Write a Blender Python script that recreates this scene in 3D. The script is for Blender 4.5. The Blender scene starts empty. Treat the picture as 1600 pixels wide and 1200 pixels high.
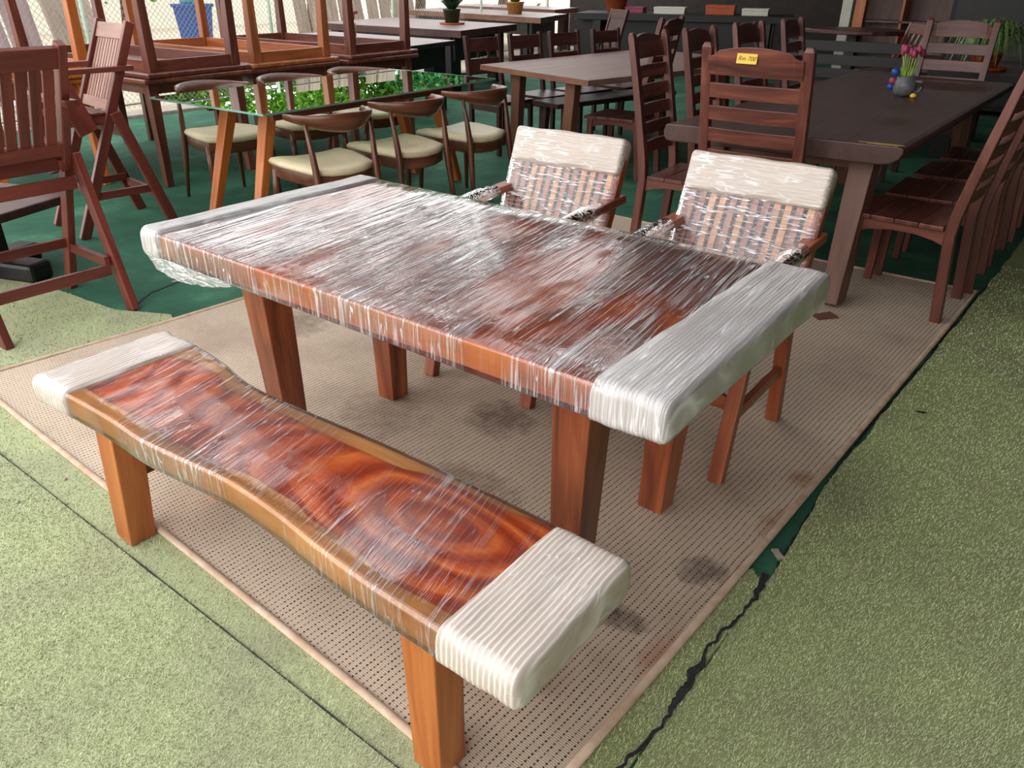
import bpy, math, random
import numpy as np
from mathutils import Vector, Matrix, noise
random.seed(7); rng = np.random.default_rng(7)
PI = math.pi
sc = bpy.context.scene
col = sc.collection

# ------------------------------------------------------------------ camera
cd = bpy.data.cameras.new('camera'); cam = bpy.data.objects.new('camera', cd); col.objects.link(cam)
cd.sensor_fit = 'HORIZONTAL'; cd.sensor_width = 36.0; cd.lens = 1220.8 / 1600 * 36.0
cd.clip_start = 0.02; cd.clip_end = 200
R_ = Vector((0.79027426, 0.61272569, 0.0058163)); U_ = Vector((-0.28883742, 0.36412846, 0.88542838)); F_ = Vector((-0.54040683, 0.70141122, -0.46473945))
cam.matrix_world = Matrix(((R_.x, U_.x, -F_.x, 1.3828), (R_.y, U_.y, -F_.y, -1.5534), (R_.z, U_.z, -F_.z, 1.4267), (0, 0, 0, 1)))
sc.camera = cam

# ------------------------------------------------------------------ world and light
w = bpy.data.worlds.new('World'); sc.world = w; w.use_nodes = True
nt = w.node_tree; nt.nodes.clear()
out = nt.nodes.new('ShaderNodeOutputWorld'); bg = nt.nodes.new('ShaderNodeBackground')
tc = nt.nodes.new('ShaderNodeTexCoord'); sp = nt.nodes.new('ShaderNodeSeparateXYZ')
cr = nt.nodes.new('ShaderNodeValToRGB')
cr.color_ramp.elements[0].position = 0.0; cr.color_ramp.elements[0].color = (1.0, 0.985, 0.96, 1)
cr.color_ramp.elements[1].position = 0.8; cr.color_ramp.elements[1].color = (0.93, 0.96, 1.0, 1)
nt.links.new(tc.outputs['Generated'], sp.inputs[0]); nt.links.new(sp.outputs['Z'], cr.inputs[0])
nt.links.new(cr.outputs[0], bg.inputs['Color']); bg.inputs['Strength'].default_value = 2.6
nt.links.new(bg.outputs[0], out.inputs['Surface'])
sc.view_settings.view_transform = 'Standard'; sc.view_settings.look = 'None'
sc.view_settings.exposure = 0.42; sc.view_settings.gamma = 1.0; sc.view_settings.use_curve_mapping = False

# ------------------------------------------------------------------ materials
def lin(c):
    return tuple(((v / 255) / 12.92 if v / 255 <= 0.04045 else (((v / 255) + 0.055) / 1.055) ** 2.4) for v in c) + (1,)

class NT:
    def __init__(s, name):
        s.m = bpy.data.materials.new(name); s.m.use_nodes = True; s.t = s.m.node_tree; s.t.nodes.clear()
        s.out = s.t.nodes.new('ShaderNodeOutputMaterial')
    def n(s, typ, ins=None, **kw):
        nd = s.t.nodes.new('ShaderNode' + typ)
        for k, v in kw.items(): setattr(nd, k, v)
        for k, v in (ins or {}).items():
            if isinstance(v, bpy.types.NodeSocket): s.t.links.new(v, nd.inputs[k])
            else: nd.inputs[k].default_value = v
        return nd
    def surf(s, sock): s.t.links.new(sock, s.out.inputs['Surface']); return s.m
    def math(s, op, a, b=0.0, clamp=False):
        nd = s.n('Math', {0: a, 1: b}, operation=op); nd.use_clamp = clamp; return nd.outputs[0]
    def noise(s, vec, scale, detail=3, rough=0.55, dist=0.0):
        return s.n('TexNoise', {'Vector': vec, 'Scale': scale, 'Detail': detail, 'Roughness': rough, 'Distortion': dist}).outputs['Fac']
    def ramp(s, fac, stops):
        nd = s.n('ValToRGB', {0: fac}); e = nd.color_ramp.elements
        while len(e) < len(stops): e.new(0.5)
        for i, (p, c) in enumerate(stops): e[i].position = p; e[i].color = c
        return nd.outputs[0]
    def mix(s, fac, a, b, typ='MIX'):
        nd = s.n('Mix', data_type='RGBA', blend_type=typ)
        for k, v in ((0, fac), (6, a), (7, b)):
            if isinstance(v, bpy.types.NodeSocket): s.t.links.new(v, nd.inputs[k])
            else: nd.inputs[k].default_value = v
        return nd.outputs[2]
    def scale(s, vec, v):
        nd = s.n('Mapping', {'Vector': vec}); nd.inputs['Scale'].default_value = v; return nd.outputs[0]
    def bump(s, h, strength, dist, normal=None):
        ins = {'Height': h, 'Strength': strength, 'Distance': dist}
        if normal is not None: ins['Normal'] = normal
        return s.n('Bump', ins).outputs[0]

def wood(name, dark, mid, light, rough=0.38, contrast=1.0, gloss=0.5, coat=0.0):
    N = NT(name)
    at = N.n('Attribute', attribute_name='grain').outputs['Vector']
    oi = N.n('ObjectInfo').outputs['Random']
    off = N.n('CombineXYZ', {0: N.math('MULTIPLY', oi, 37.0), 1: N.math('MULTIPLY', oi, 11.0), 2: N.math('MULTIPLY', oi, 5.0)}).outputs[0]
    v = N.n('VectorMath', {0: at, 1: off}, operation='ADD').outputs[0]
    big = N.noise(N.scale(v, (0.9, 9, 9)), 1.6, 3, 0.6, 0.8)
    fib = N.noise(N.scale(v, (4, 130, 130)), 1.0, 2, 0.6)
    f = N.math('ADD', N.math('MULTIPLY', big, 0.8), N.math('MULTIPLY', fib, 0.2))
    c = N.ramp(f, [(0.5 - 0.22 / contrast, lin(dark)), (0.5, lin(mid)), (0.5 + 0.2 / contrast, lin(light))])
    c = N.mix(N.math('MULTIPLY', oi, 0.35), c, lin(dark))
    r = N.math('ADD', N.math('MULTIPLY', fib, 0.18), rough - 0.09)
    b = N.n('BsdfPrincipled', {'Base Color': c, 'Roughness': r, 'Specular IOR Level': gloss, 'Coat Weight': coat, 'Coat Roughness': 0.12,
                               'Normal': N.bump(fib, 0.25, 0.0006)})
    return N.surf(b.outputs[0])

def plain(name, c, rough=0.6, var=0.12, scale=30, metal=0.0, bump=0.0, c2=None, spec=0.5):
    N = NT(name); tcn = N.n('TexCoord').outputs['Object']
    f = N.noise(tcn, scale, 3)
    c2 = c2 or tuple(max(0, v * (1 - var * 2)) for v in c)
    cc = N.ramp(f, [(0.3, lin(c2)), (0.7, lin(c))])
    ins = {'Base Color': cc, 'Roughness': rough, 'Metallic': metal, 'Specular IOR Level': spec}
    if bump: ins['Normal'] = N.bump(f, 0.5, bump)
    return N.surf(N.n('BsdfPrincipled', ins).outputs[0])

def ridges(N, k, su, sv, axis, width=0.05, seedoff=0.0):
    """thin raised creases of stretched film: narrow lines where a stretched noise crosses its mean."""
    sc1 = (su, sv, sv * 2) if axis == 'y' else (sv, su, su)
    st = N.noise(N.n('Mapping', {'Vector': k, 'Scale': sc1, 'Location': (seedoff, seedoff * 2.0, seedoff)}).outputs[0], 1.0, 1.2, 0.5, 0.0)
    d = N.math('ABSOLUTE', N.math('SUBTRACT', st, 0.5))
    return N.math('SUBTRACT', 1.0, N.math('MULTIPLY', d, 1.0 / width), True)

def film(name, su, sv, haze=0.16, axis='x', clear=0.5, clearoff=(0, 0, 0), bd=0.0016, rgh=0.07, skew_deg=None, base=0.8, lw=0.04, crk=0.35, soft=0.07, ext=0.20, veil=0.14):
    """clear stretch film: creases run along one axis, smooth clear areas between."""
    N = NT(name); o = N.n('TexCoord').outputs['Object']
    rot = N.n('Mapping', {'Vector': o, 'Location': clearoff}).outputs[0]
    sk = N.n('Mapping', {'Vector': rot}); sk.inputs['Rotation'].default_value = (0, 0, math.radians(skew_deg if skew_deg is not None else (-7 if axis == 'y' else 4)))
    k = sk.outputs[0]
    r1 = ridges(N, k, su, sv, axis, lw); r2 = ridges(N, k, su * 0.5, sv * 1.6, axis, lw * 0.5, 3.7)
    msk = N.noise(N.scale(k, (3.0, 1.1, 1.6) if axis == 'y' else (1.3, 3.0, 3.0)), 1.3, 2, 0.5, 0.4)
    mask = N.ramp(msk, [(clear - soft * .4, (0.05, 0.05, 0.05, 1)), (clear + soft, (1, 1, 1, 1))])
    crum = N.noise(N.scale(k, (38, 26, 38)), 1.0, 3, 0.7, 0.8)
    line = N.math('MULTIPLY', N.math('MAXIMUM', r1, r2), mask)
    h = N.math('ADD', line, N.math('MULTIPLY', N.math('MULTIPLY', crum, mask), crk))
    h = N.math('ADD', h, N.math('MULTIPLY', N.noise(k, 7, 1), 0.35))
    nrm = N.bump(h, 1.0, bd)
    fr = N.n('Fresnel', {'IOR': 1.5}).outputs[0]
    fac = N.math('MULTIPLY', fr, N.math('ADD', N.math('MULTIPLY', mask, 1.0), base), True)
    fac = N.math('ADD', fac, N.math('MULTIPLY', line, ext), True)
    hz = N.math('MULTIPLY', N.math('ADD', N.math('MULTIPLY', line, 1.0), N.math('MULTIPLY', mask, veil)), haze)  # bunched film is whiter; highlight streaks are put into this white too
    tr = N.n('BsdfTransparent', {'Color': (0.975, 0.975, 0.985, 1)}).outputs[0]
    gl = N.n('BsdfGlossy', {'Color': (1, 1, 1, 1), 'Roughness': rgh, 'Normal': nrm}).outputs[0]
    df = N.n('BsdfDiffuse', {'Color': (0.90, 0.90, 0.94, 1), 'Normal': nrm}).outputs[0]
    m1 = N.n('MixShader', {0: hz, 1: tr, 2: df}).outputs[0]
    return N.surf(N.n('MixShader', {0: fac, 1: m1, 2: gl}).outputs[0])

def foam(name, axis='y', pitch=0.012, c=(206, 190, 176), c2=(150, 132, 120), ribk=1.0, su=150, sv=6, white=0.5):
    """beige foam sheet wound with tight clear film: ribs along `axis`."""
    N = NT(name); o = N.n('TexCoord').outputs['Object']
    sk = N.n('Mapping', {'Vector': o}); sk.inputs['Rotation'].default_value = (0, 0, math.radians(-3 if axis == 'y' else 2))
    sep = N.n('SeparateXYZ', {0: sk.outputs[0]})
    wob = N.noise(N.scale(o, (9, 9, 9)), 1.0, 2)
    ph = N.math('ADD', N.math('MULTIPLY', sep.outputs[0 if axis == 'y' else 2], 6.283 / pitch), N.math('MULTIPLY', wob, 5.0))
    wv = N.math('POWER', N.math('ADD', N.math('MULTIPLY', N.math('SINE', ph), 0.5), 0.5), 2.6)
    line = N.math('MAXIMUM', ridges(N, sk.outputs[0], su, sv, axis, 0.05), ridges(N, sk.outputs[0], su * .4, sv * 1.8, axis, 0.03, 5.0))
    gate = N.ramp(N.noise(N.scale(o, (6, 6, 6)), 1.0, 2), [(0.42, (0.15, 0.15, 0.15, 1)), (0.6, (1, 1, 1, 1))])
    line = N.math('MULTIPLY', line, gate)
    h = N.math('ADD', N.math('MULTIPLY', wv, 0.8 * ribk), N.math('MULTIPLY', line, 0.9))
    cc = N.mix(N.math('MULTIPLY', wv, ribk, True) if ribk <= 1 else wv, lin(c2) if ribk > .3 else lin(c), lin(c))
    cc = N.mix(N.math('MULTIPLY', line, white), cc, lin((240, 238, 238)))  # white highlights along the film creases, put into the base colour
    b = N.n('BsdfPrincipled', {'Base Color': cc, 'Roughness': 0.5, 'Specular IOR Level': 0.3, 'Coat Weight': 1.0, 'Coat IOR': 1.6, 'Coat Roughness': 0.12,
                               'Coat Normal': N.bump(h, 1.0, 0.0022), 'Normal': N.bump(h, 0.4, 0.0012)})
    return N.surf(b.outputs[0])

M = {}
M['table'] = wood('table_wood', (150, 68, 38), (194, 98, 54), (220, 132, 80), 0.36, 1.1, 0.5, 0.2)
M['edge'] = wood('table_edge_wood', (160, 84, 42), (210, 122, 62), (230, 150, 86), 0.36, 1.0, 0.5, 0.2)
M['leg'] = wood('leg_wood', (66, 28, 16), (138, 68, 38), (182, 100, 54), 0.34, 1.0, 0.5, 0.25)
M['benchleg'] = wood('bench_leg_wood', (128, 66, 32), (172, 96, 46), (196, 122, 62), 0.36, 1.2)
M['arm'] = wood('armchair_wood', (88, 40, 24), (144, 72, 42), (180, 100, 58), 0.38, 1.0)
M['slat1'] = wood('slat_wood_pale', (176, 112, 66), (212, 150, 98), (230, 176, 126), 0.42, 1.0)
M['slat2'] = wood('slat_wood_rose', (140, 84, 66), (172, 112, 90), (196, 140, 112), 0.42, 1.0)
M['chair'] = wood('dining_chair_wood', (56, 28, 24), (102, 54, 42), (140, 82, 64), 0.36, 1.0)
M['dchair'] = wood('dark_chair_wood', (44, 22, 20), (72, 38, 34), (96, 54, 46), 0.4, 0.9)
M['dslab'] = wood('dark_slab_wood', (64, 41, 37), (77, 51, 46), (92, 64, 58), 0.40, 0.8, 0.5)
M['tleg'] = wood('trestle_leg_wood', (84, 54, 42), (116, 78, 62), (136, 96, 78), 0.5, 0.9)
M['mid'] = wood('brown_table_wood', (104, 78, 70), (130, 102, 92), (148, 122, 112), 0.5, 0.8)
M['mide'] = wood('brown_table_edge_wood', (88, 54, 40), (124, 78, 56), (150, 100, 74), 0.5, 0.8)
M['grey'] = wood('grey_slab_wood', (118, 96, 92), (150, 130, 128), (172, 154, 150), 0.4, 0.7)
M['elbow'] = wood('walnut_wood', (64, 34, 20), (98, 54, 34), (126, 74, 48), 0.32, 1.0, 0.5, 0.2)
M['orange'] = wood('orange_wood', (150, 76, 30), (186, 102, 44), (210, 130, 66), 0.36, 1.0)
M['stack'] = wood('red_brown_wood', (70, 34, 25), (108, 56, 42), (144, 84, 62), 0.34, 1.0, 0.5, 0.15)
M['stack2'] = wood('chestnut_wood', (120, 62, 34), (160, 92, 52), (188, 120, 74), 0.34)
M['bar'] = wood('bar_chair_wood', (72, 30, 22), (106, 46, 36), (132, 64, 50), 0.4, 1.0)
M['bar2'] = wood('lit_back_wood', (120, 80, 68), (156, 114, 98), (180, 138, 120), 0.45, 1.0)  # chair back paler than its frame: light on the slats put into the colour
M['black'] = wood('black_wood', (12, 10, 10), (20, 16, 16), (30, 24, 24), 0.5, 0.8)
M['log'] = wood('weathered_log_wood', (104, 88, 76), (150, 132, 114), (186, 168, 148), 0.7, 0.8)
M['roofw'] = wood('roof_timber', (60, 46, 40), (86, 68, 58), (110, 90, 78), 0.6, 0.8)
M['cream'] = plain('cream_leather', (216, 198, 160), 0.42, 0.03, 12)
M['blackm'] = plain('black_metal', (24, 24, 26), 0.35)
M['dark'] = plain('dark_surface', (18, 15, 15), 0.6)
M['wall'] = plain('shed_wall_boards', (54, 42, 38), 0.8, 0.15, 6)
M['plaster'] = plain('pale_plaster', (226, 222, 206), 0.8, 0.03, 3)
M['sheet'] = plain('roof_sheet', (52, 52, 54), 0.6, 0.05, 4)
M['yellow'] = plain('yellow_card', (238, 196, 74), 0.6, 0.02)
M['ink'] = plain('dark_ink', (92, 66, 30), 0.7, 0.02)
M['brassy'] = plain('yellow_strap', (176, 140, 74), 0.4, 0.05)
M['terra'] = plain('terracotta', (196, 92, 46), 0.6, 0.08)
M['greypot'] = plain('grey_ceramic', (108, 108, 110), 0.45, 0.12, 40, bump=0.001)
M['tulip'] = plain('tulip_petals', (170, 58, 88), 0.5, 0.12, 60)
M['stem'] = plain('green_stem', (150, 188, 70), 0.5, 0.1)
M['leaf'] = plain('plant_leaf', (96, 138, 62), 0.5, 0.2, 8, c2=(44, 84, 36))
M['spider'] = plain('spider_plant_leaf', (150, 176, 110), 0.5, 0.2, 30, c2=(84, 122, 60))
M['dleaf'] = plain('dark_plant_leaf', (34, 70, 36), 0.5, 0.2, 8)
M['blue'] = plain('blue_plastic', (30, 84, 168), 0.4, 0.05)
M['cyan'] = plain('cyan_plastic_bag', (110, 200, 226), 0.4, 0.1)
M['bagw'] = plain('white_plastic_bag', (232, 234, 240), 0.4, 0.06, 12, bump=0.01)
M['sand'] = plain('pale_gravel', (196, 182, 160), 0.95, 0.05, 5)
M['conc'] = plain('concrete', (176, 164, 150), 0.9, 0.08, 20)
M['wire'] = plain('galvanised_wire', (150, 146, 140), 0.5, 0.05, metal=0.3)
M['bark'] = plain('tree_bark', (120, 100, 80), 0.9, 0.2, 10)
M['palegreen'] = plain('pale_green_paint', (196, 212, 190), 0.6, 0.03)
M['tar'] = plain('black_seam_tar', (40, 42, 44), 0.7, 0.2, 60, c2=(22, 22, 24))
M['greystrip'] = plain('grey_dusty_strip', (150, 152, 142), 0.8, 0.12, 40)
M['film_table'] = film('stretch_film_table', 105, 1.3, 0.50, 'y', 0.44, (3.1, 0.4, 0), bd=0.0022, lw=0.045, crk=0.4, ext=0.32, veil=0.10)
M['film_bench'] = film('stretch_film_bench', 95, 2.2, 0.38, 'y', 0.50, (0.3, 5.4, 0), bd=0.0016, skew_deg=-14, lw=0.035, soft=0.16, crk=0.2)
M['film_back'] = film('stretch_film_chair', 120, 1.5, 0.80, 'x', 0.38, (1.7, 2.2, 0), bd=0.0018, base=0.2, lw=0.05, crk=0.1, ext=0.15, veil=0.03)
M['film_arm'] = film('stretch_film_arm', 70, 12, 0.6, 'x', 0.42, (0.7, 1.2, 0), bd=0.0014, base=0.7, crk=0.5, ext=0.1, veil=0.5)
M['foam_y'] = foam('foam_wrap_table', 'y', 0.009, (196, 190, 188), (168, 161, 158), 0.7, 110, 1.6, 0.7)
M['foam_b'] = foam('foam_wrap_bench', 'y', 0.0115, (226, 216, 206), (184, 167, 154), 1.0, 90, 5, 0.35)
M['foam_x'] = foam('foam_wrap_chair', 'x', 0.011, (198, 182, 168), (180, 163, 149), 0.5, 90, 4, 0.95)

def leafy(name, a, b, c):
    N = NT(name); oi = N.n('ObjectInfo').outputs['Random']; o = N.n('TexCoord').outputs['Object']
    f = N.noise(o, 6, 3)
    cc = N.ramp(f, [(0.3, lin(a)), (0.5, lin(b)), (0.7, lin(c))])
    d = N.n('BsdfDiffuse', {'Color': cc}).outputs[0]; t = N.n('BsdfTranslucent', {'Color': cc}).outputs[0]
    return N.surf(N.n('MixShader', {0: 0.45, 1: d, 2: t}).outputs[0])
M['tree'] = leafy('tree_leaves', (34, 72, 24), (86, 132, 44), (150, 190, 80))
M['tree2'] = leafy('tree_leaves_dark', (30, 80, 50), (60, 120, 70), (120, 170, 110))

# bench slab: golden sapwood rim, red heartwood with one big ring figure
N = NT('bench_slab_wood'); g = N.n('Attribute', attribute_name='grain').outputs['Vector']; o = N.n('TexCoord').outputs['Object']
sep = N.n('SeparateXYZ', {0: o}); gs = N.n('SeparateXYZ', {0: g})
wv = N.noise(N.scale(o, (1.6, 4, 3)), 1.0, 2, 0.5, 0.2)
wob = N.math('MULTIPLY', N.math('SUBTRACT', wv, 0.5), 0.13)
dx = N.math('MULTIPLY', N.math('SUBTRACT', sep.outputs[0], 0.45), 0.42)
dy = N.math('SUBTRACT', sep.outputs[1], 0.02)
r = N.math('ADD', N.math('SQRT', N.math('ADD', N.math('MULTIPLY', dx, dx), N.math('MULTIPLY', dy, dy))), wob)
rings = N.math('ADD', N.math('MULTIPLY', N.math('SINE', N.math('MULTIPLY', r, 150.0)), 0.5), 0.5)
wob2 = N.math('MULTIPLY', N.math('SUBTRACT', N.noise(N.scale(o, (6, 14, 3)), 1.0, 3, 0.6), 0.5), 0.03)
r = N.math('ADD', r, wob2)
rings2 = N.noise(N.n('CombineXYZ', {0: N.math('MULTIPLY', r, 60.0)}).outputs[0], 1.0, 3, 0.7)
fib = N.noise(N.scale(o, (5, 120, 120)), 1.0, 2)
ff = N.math('ADD', N.math('MULTIPLY', rings, 0.22), N.math('ADD', N.math('MULTIPLY', rings2, 0.62), N.math('MULTIPLY', fib, 0.16)))
heart = N.ramp(ff, [(0.26, lin((128, 44, 20))), (0.42, lin((178, 70, 30))), (0.56, lin((212, 100, 42))), (0.75, lin((236, 148, 72)))])
sapn = N.noise(N.scale(o, (1.5, 30, 10)), 1.0, 3, 0.6, 0.3)
sap = N.ramp(sapn, [(0.3, lin((160, 104, 54))), (0.5, lin((196, 134, 72))), (0.7, lin((220, 164, 100)))])
ev = N.math('ABSOLUTE', gs.outputs[1])                       # 0 middle, 1 at the live edge
m = N.math('ADD', ev, N.math('MULTIPLY', N.math('SUBTRACT', N.noise(N.scale(o, (2.0, 5, 1)), 1.0, 2), 0.5), 0.9))
m = N.math('ADD', m, N.math('MULTIPLY', sep.outputs[0], -0.22))
fac = N.ramp(m, [(0.76, (0, 0, 0, 1)), (0.80, (1, 1, 1, 1))])
rim = N.ramp(m, [(0.66, (0, 0, 0, 1)), (0.765, (1, 1, 1, 1)), ])
c = N.mix(N.math('MULTIPLY', rim, 0.45), heart, lin((110, 44, 28)))
c = N.mix(fac, c, sap)
M['slab'] = N.surf(N.n('BsdfPrincipled', {'Base Color': c, 'Roughness': 0.3, 'Coat Weight': 0.4, 'Coat Roughness': 0.1, 'Normal': N.bump(fib, 0.2, 0.0005)}).outputs[0])

# rug: beige loops in ribs with rows of dark holes
N = NT('rug_weave'); o = N.n('TexCoord').outputs['Object']
rt = N.n('Mapping', {'Vector': o}); rt.inputs['Rotation'].default_value = (0, 0, math.radians(3.0))
wb = N.n('VectorMath', {0: N.n('TexNoise', {'Vector': o, 'Scale': 5.0, 'Detail': 1.0}).outputs['Color'], 1: (0.012, 0.012, 0)}, operation='MULTIPLY').outputs[0]
q = N.n('VectorMath', {0: rt.outputs[0], 1: wb}, operation='ADD').outputs[0]
s = N.n('SeparateXYZ', {0: q})
PX, PY = 0.0175, 0.0105
cx = N.math('MULTIPLY', s.outputs[0], 1 / PX)
rowid = N.math('FLOOR', cx)
fx = N.math('SUBTRACT', N.math('FRACT', cx), 0.5)
cy = N.math('ADD', N.math('MULTIPLY', s.outputs[1], 1 / PY), N.math('MULTIPLY', rowid, 0.37))
fy = N.math('SUBTRACT', N.math('FRACT', cy), 0.5)
ex = N.math('MULTIPLY', fx, 1 / 0.17); ey = N.math('MULTIPLY', fy, 1 / 0.25)
dd = N.math('ADD', N.math('MULTIPLY', ex, ex), N.math('MULTIPLY', ey, ey))
cellr = N.n('TexWhiteNoise', {'Vector': N.n('CombineXYZ', {0: rowid, 1: N.math('FLOOR', cy)}).outputs[0]}, noise_dimensions='2D').outputs['Value']
dd = N.math('ADD', dd, N.math('MULTIPLY', cellr, 0.6))
hole = N.ramp(dd, [(0.75, (1, 1, 1, 1)), (1.0, (0, 0, 0, 1))])
rib = N.math('ADD', N.math('MULTIPLY', N.math('SINE', N.math('MULTIPLY', s.outputs[1], 6.283 / 0.0052)), 0.5), 0.5)
groove = N.ramp(N.math('ABSOLUTE', fx), [(0.03, (1, 1, 1, 1)), (0.16, (0, 0, 0, 1))])
base = N.mix(N.math('MULTIPLY', rib, 0.55), lin((208, 188, 166)), lin((168, 147, 127)))
base = N.mix(N.math('MULTIPLY', groove, 0.40), base, lin((142, 122, 104)))
lg = N.noise(o, 1.6, 4, 0.6)
base = N.mix(N.ramp(lg, [(0.48, (0, 0, 0, 1)), (0.72, (0.5, 0.5, 0.5, 1))]), base, lin((140, 116, 100)))
def spot(cx_, cy_, rx, ry, seed):
    a = N.math('MULTIPLY', N.math('SUBTRACT', N.n('SeparateXYZ', {0: o}).outputs[0], cx_), 1 / rx)
    b = N.math('MULTIPLY', N.math('SUBTRACT', N.n('SeparateXYZ', {0: o}).outputs[1], cy_), 1 / ry)
    d = N.math('ADD', N.math('MULTIPLY', a, a), N.math('MULTIPLY', b, b))
    d = N.math('ADD', d, N.math('MULTIPLY', N.noise(o, 22 + seed, 4, 0.7), 2.2))
    return N.ramp(d, [(0.9, (0.75, 0.75, 0.75, 1)), (1.9, (0, 0, 0, 1))]) if False else N.math('MULTIPLY', N.math('SUBTRACT', 2.1, d), 0.9, True)
for (sx, sy, rx, ry, cc_, k) in ((0.86, 0.64, .05, .06, (150, 96, 56), .6), (0.88, 0.36, .05, .12, (150, 98, 66), .7), (0.70, -0.24, .10, .05, (64, 50, 44), .8), (0.80, 0.04, .07, .08, (74, 58, 54), .8),
                                (-0.13, 0.34, .16, .14, (96, 78, 68), .7), (0.05, -0.02, .2, .1, (120, 96, 78), .6), (-1.4, 0.45, .2, .15, (110, 92, 80), .6), (0.85, -0.28, .05, .10, (152, 100, 78), .7), (-0.5, 0.1, .2, .2, (120, 98, 84), .5)):
    base = N.mix(N.math('MULTIPLY', spot(sx, sy, rx, ry, 0), k), base, lin(cc_))
base = N.mix(hole, base, lin((52, 38, 34)))  # shade inside the holes is put into the colour
h = N.math('ADD', N.math('MULTIPLY', rib, 0.4), N.math('MULTIPLY', hole, -1.2))
M['rug'] = N.surf(N.n('BsdfPrincipled', {'Base Color': base, 'Roughness': 0.95, 'Specular IOR Level': 0.1, 'Normal': N.bump(h, 0.6, 0.0015)}).outputs[0])
M['binding'] = plain('rug_binding', (204, 180, 156), 0.9, 0.07, 20, c2=(178, 146, 120))

def turf(name, a, b, c, dirt, sc_=1.0):
    N = NT(name); o = N.n('TexCoord').outputs['Object']
    f = N.noise(N.scale(o, (260, 420, 260)), 1.0, 2, 0.6, 0.8)
    g1 = N.noise(o, 2.3, 4, 0.6); g2 = N.noise(o, 0.9, 3, 0.6)
    cc = N.ramp(f, [(0.32, lin(a)), (0.5, lin(b)), (0.68, lin(c))])
    cc = N.mix(N.ramp(g1, [(0.42, (0, 0, 0, 1)), (0.7, (0.75, 0.75, 0.75, 1))]), cc, lin(dirt))
    return N.surf(N.n('BsdfPrincipled', {'Base Color': cc, 'Roughness': 0.9, 'Specular IOR Level': 0.15, 'Normal': N.bump(f, 0.8, 0.004)}).outputs[0])
M['turf'] = turf('olive_turf', (104, 112, 70), (150, 158, 104), (188, 192, 144), (132, 132, 100))
M['turf_dirty'] = turf('dusty_turf', (130, 138, 94), (178, 184, 138), (208, 210, 172), (156, 154, 128))
def blade(name, a, b, c, dirt):
    N = NT(name); at = N.n('Attribute', attribute_name='tint').outputs['Fac']; o = N.n('TexCoord').outputs['Object']
    g1 = N.noise(o, 2.3, 4, 0.6)
    cc = N.ramp(at, [(0.0, lin(a)), (0.5, lin(b)), (1.0, lin(c))])
    cc = N.mix(N.ramp(g1, [(0.42, (0, 0, 0, 1)), (0.72, (0.6, 0.6, 0.6, 1))]), cc, lin(dirt))
    return N.surf(N.n('BsdfPrincipled', {'Base Color': cc, 'Roughness': 0.6, 'Specular IOR Level': 0.25}).outputs[0])
M['blade'] = blade('turf_blade', (116, 128, 82), (170, 180, 126), (216, 220, 180), (150, 150, 122))
M['blade2'] = blade('dusty_turf_blade', (124, 134, 92), (180, 188, 140), (220, 224, 190), (160, 160, 134))
N = NT('emerald_carpet'); o = N.n('TexCoord').outputs['Object']
f = N.noise(o, 400, 2); g1 = N.noise(o, 1.7, 5, 0.65)
cc = N.ramp(g1, [(0.35, lin((38, 80, 62))), (0.55, lin((52, 100, 76))), (0.75, lin((90, 136, 108)))])
M['carpet'] = N.surf(N.n('BsdfPrincipled', {'Base Color': cc, 'Roughness': 0.85, 'Specular IOR Level': 0.25, 'Normal': N.bump(f, 0.4, 0.001)}).outputs[0])
N = NT('table_glass')
fr = N.n('Fresnel', {'IOR': 1.5}).outputs[0]
tr = N.n('BsdfTransparent', {'Color': (0.80, 0.92, 0.88, 1)}).outputs[0]; gl = N.n('BsdfGlossy', {'Color': (0.92, 1.0, 0.96, 1), 'Roughness': 0.005}).outputs[0]
M['glass'] = N.surf(N.n('MixShader', {0: N.math('MULTIPLY', fr, 1.3, True), 1: tr, 2: gl}).outputs[0])
M['glassedge'] = N = None
N = NT('glass_edge'); M['glassedge'] = N.surf(N.n('BsdfPrincipled', {'Base Color': lin((120, 176, 160)), 'Roughness': 0.1, 'Transmission Weight': 0.5}).outputs[0])

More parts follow.
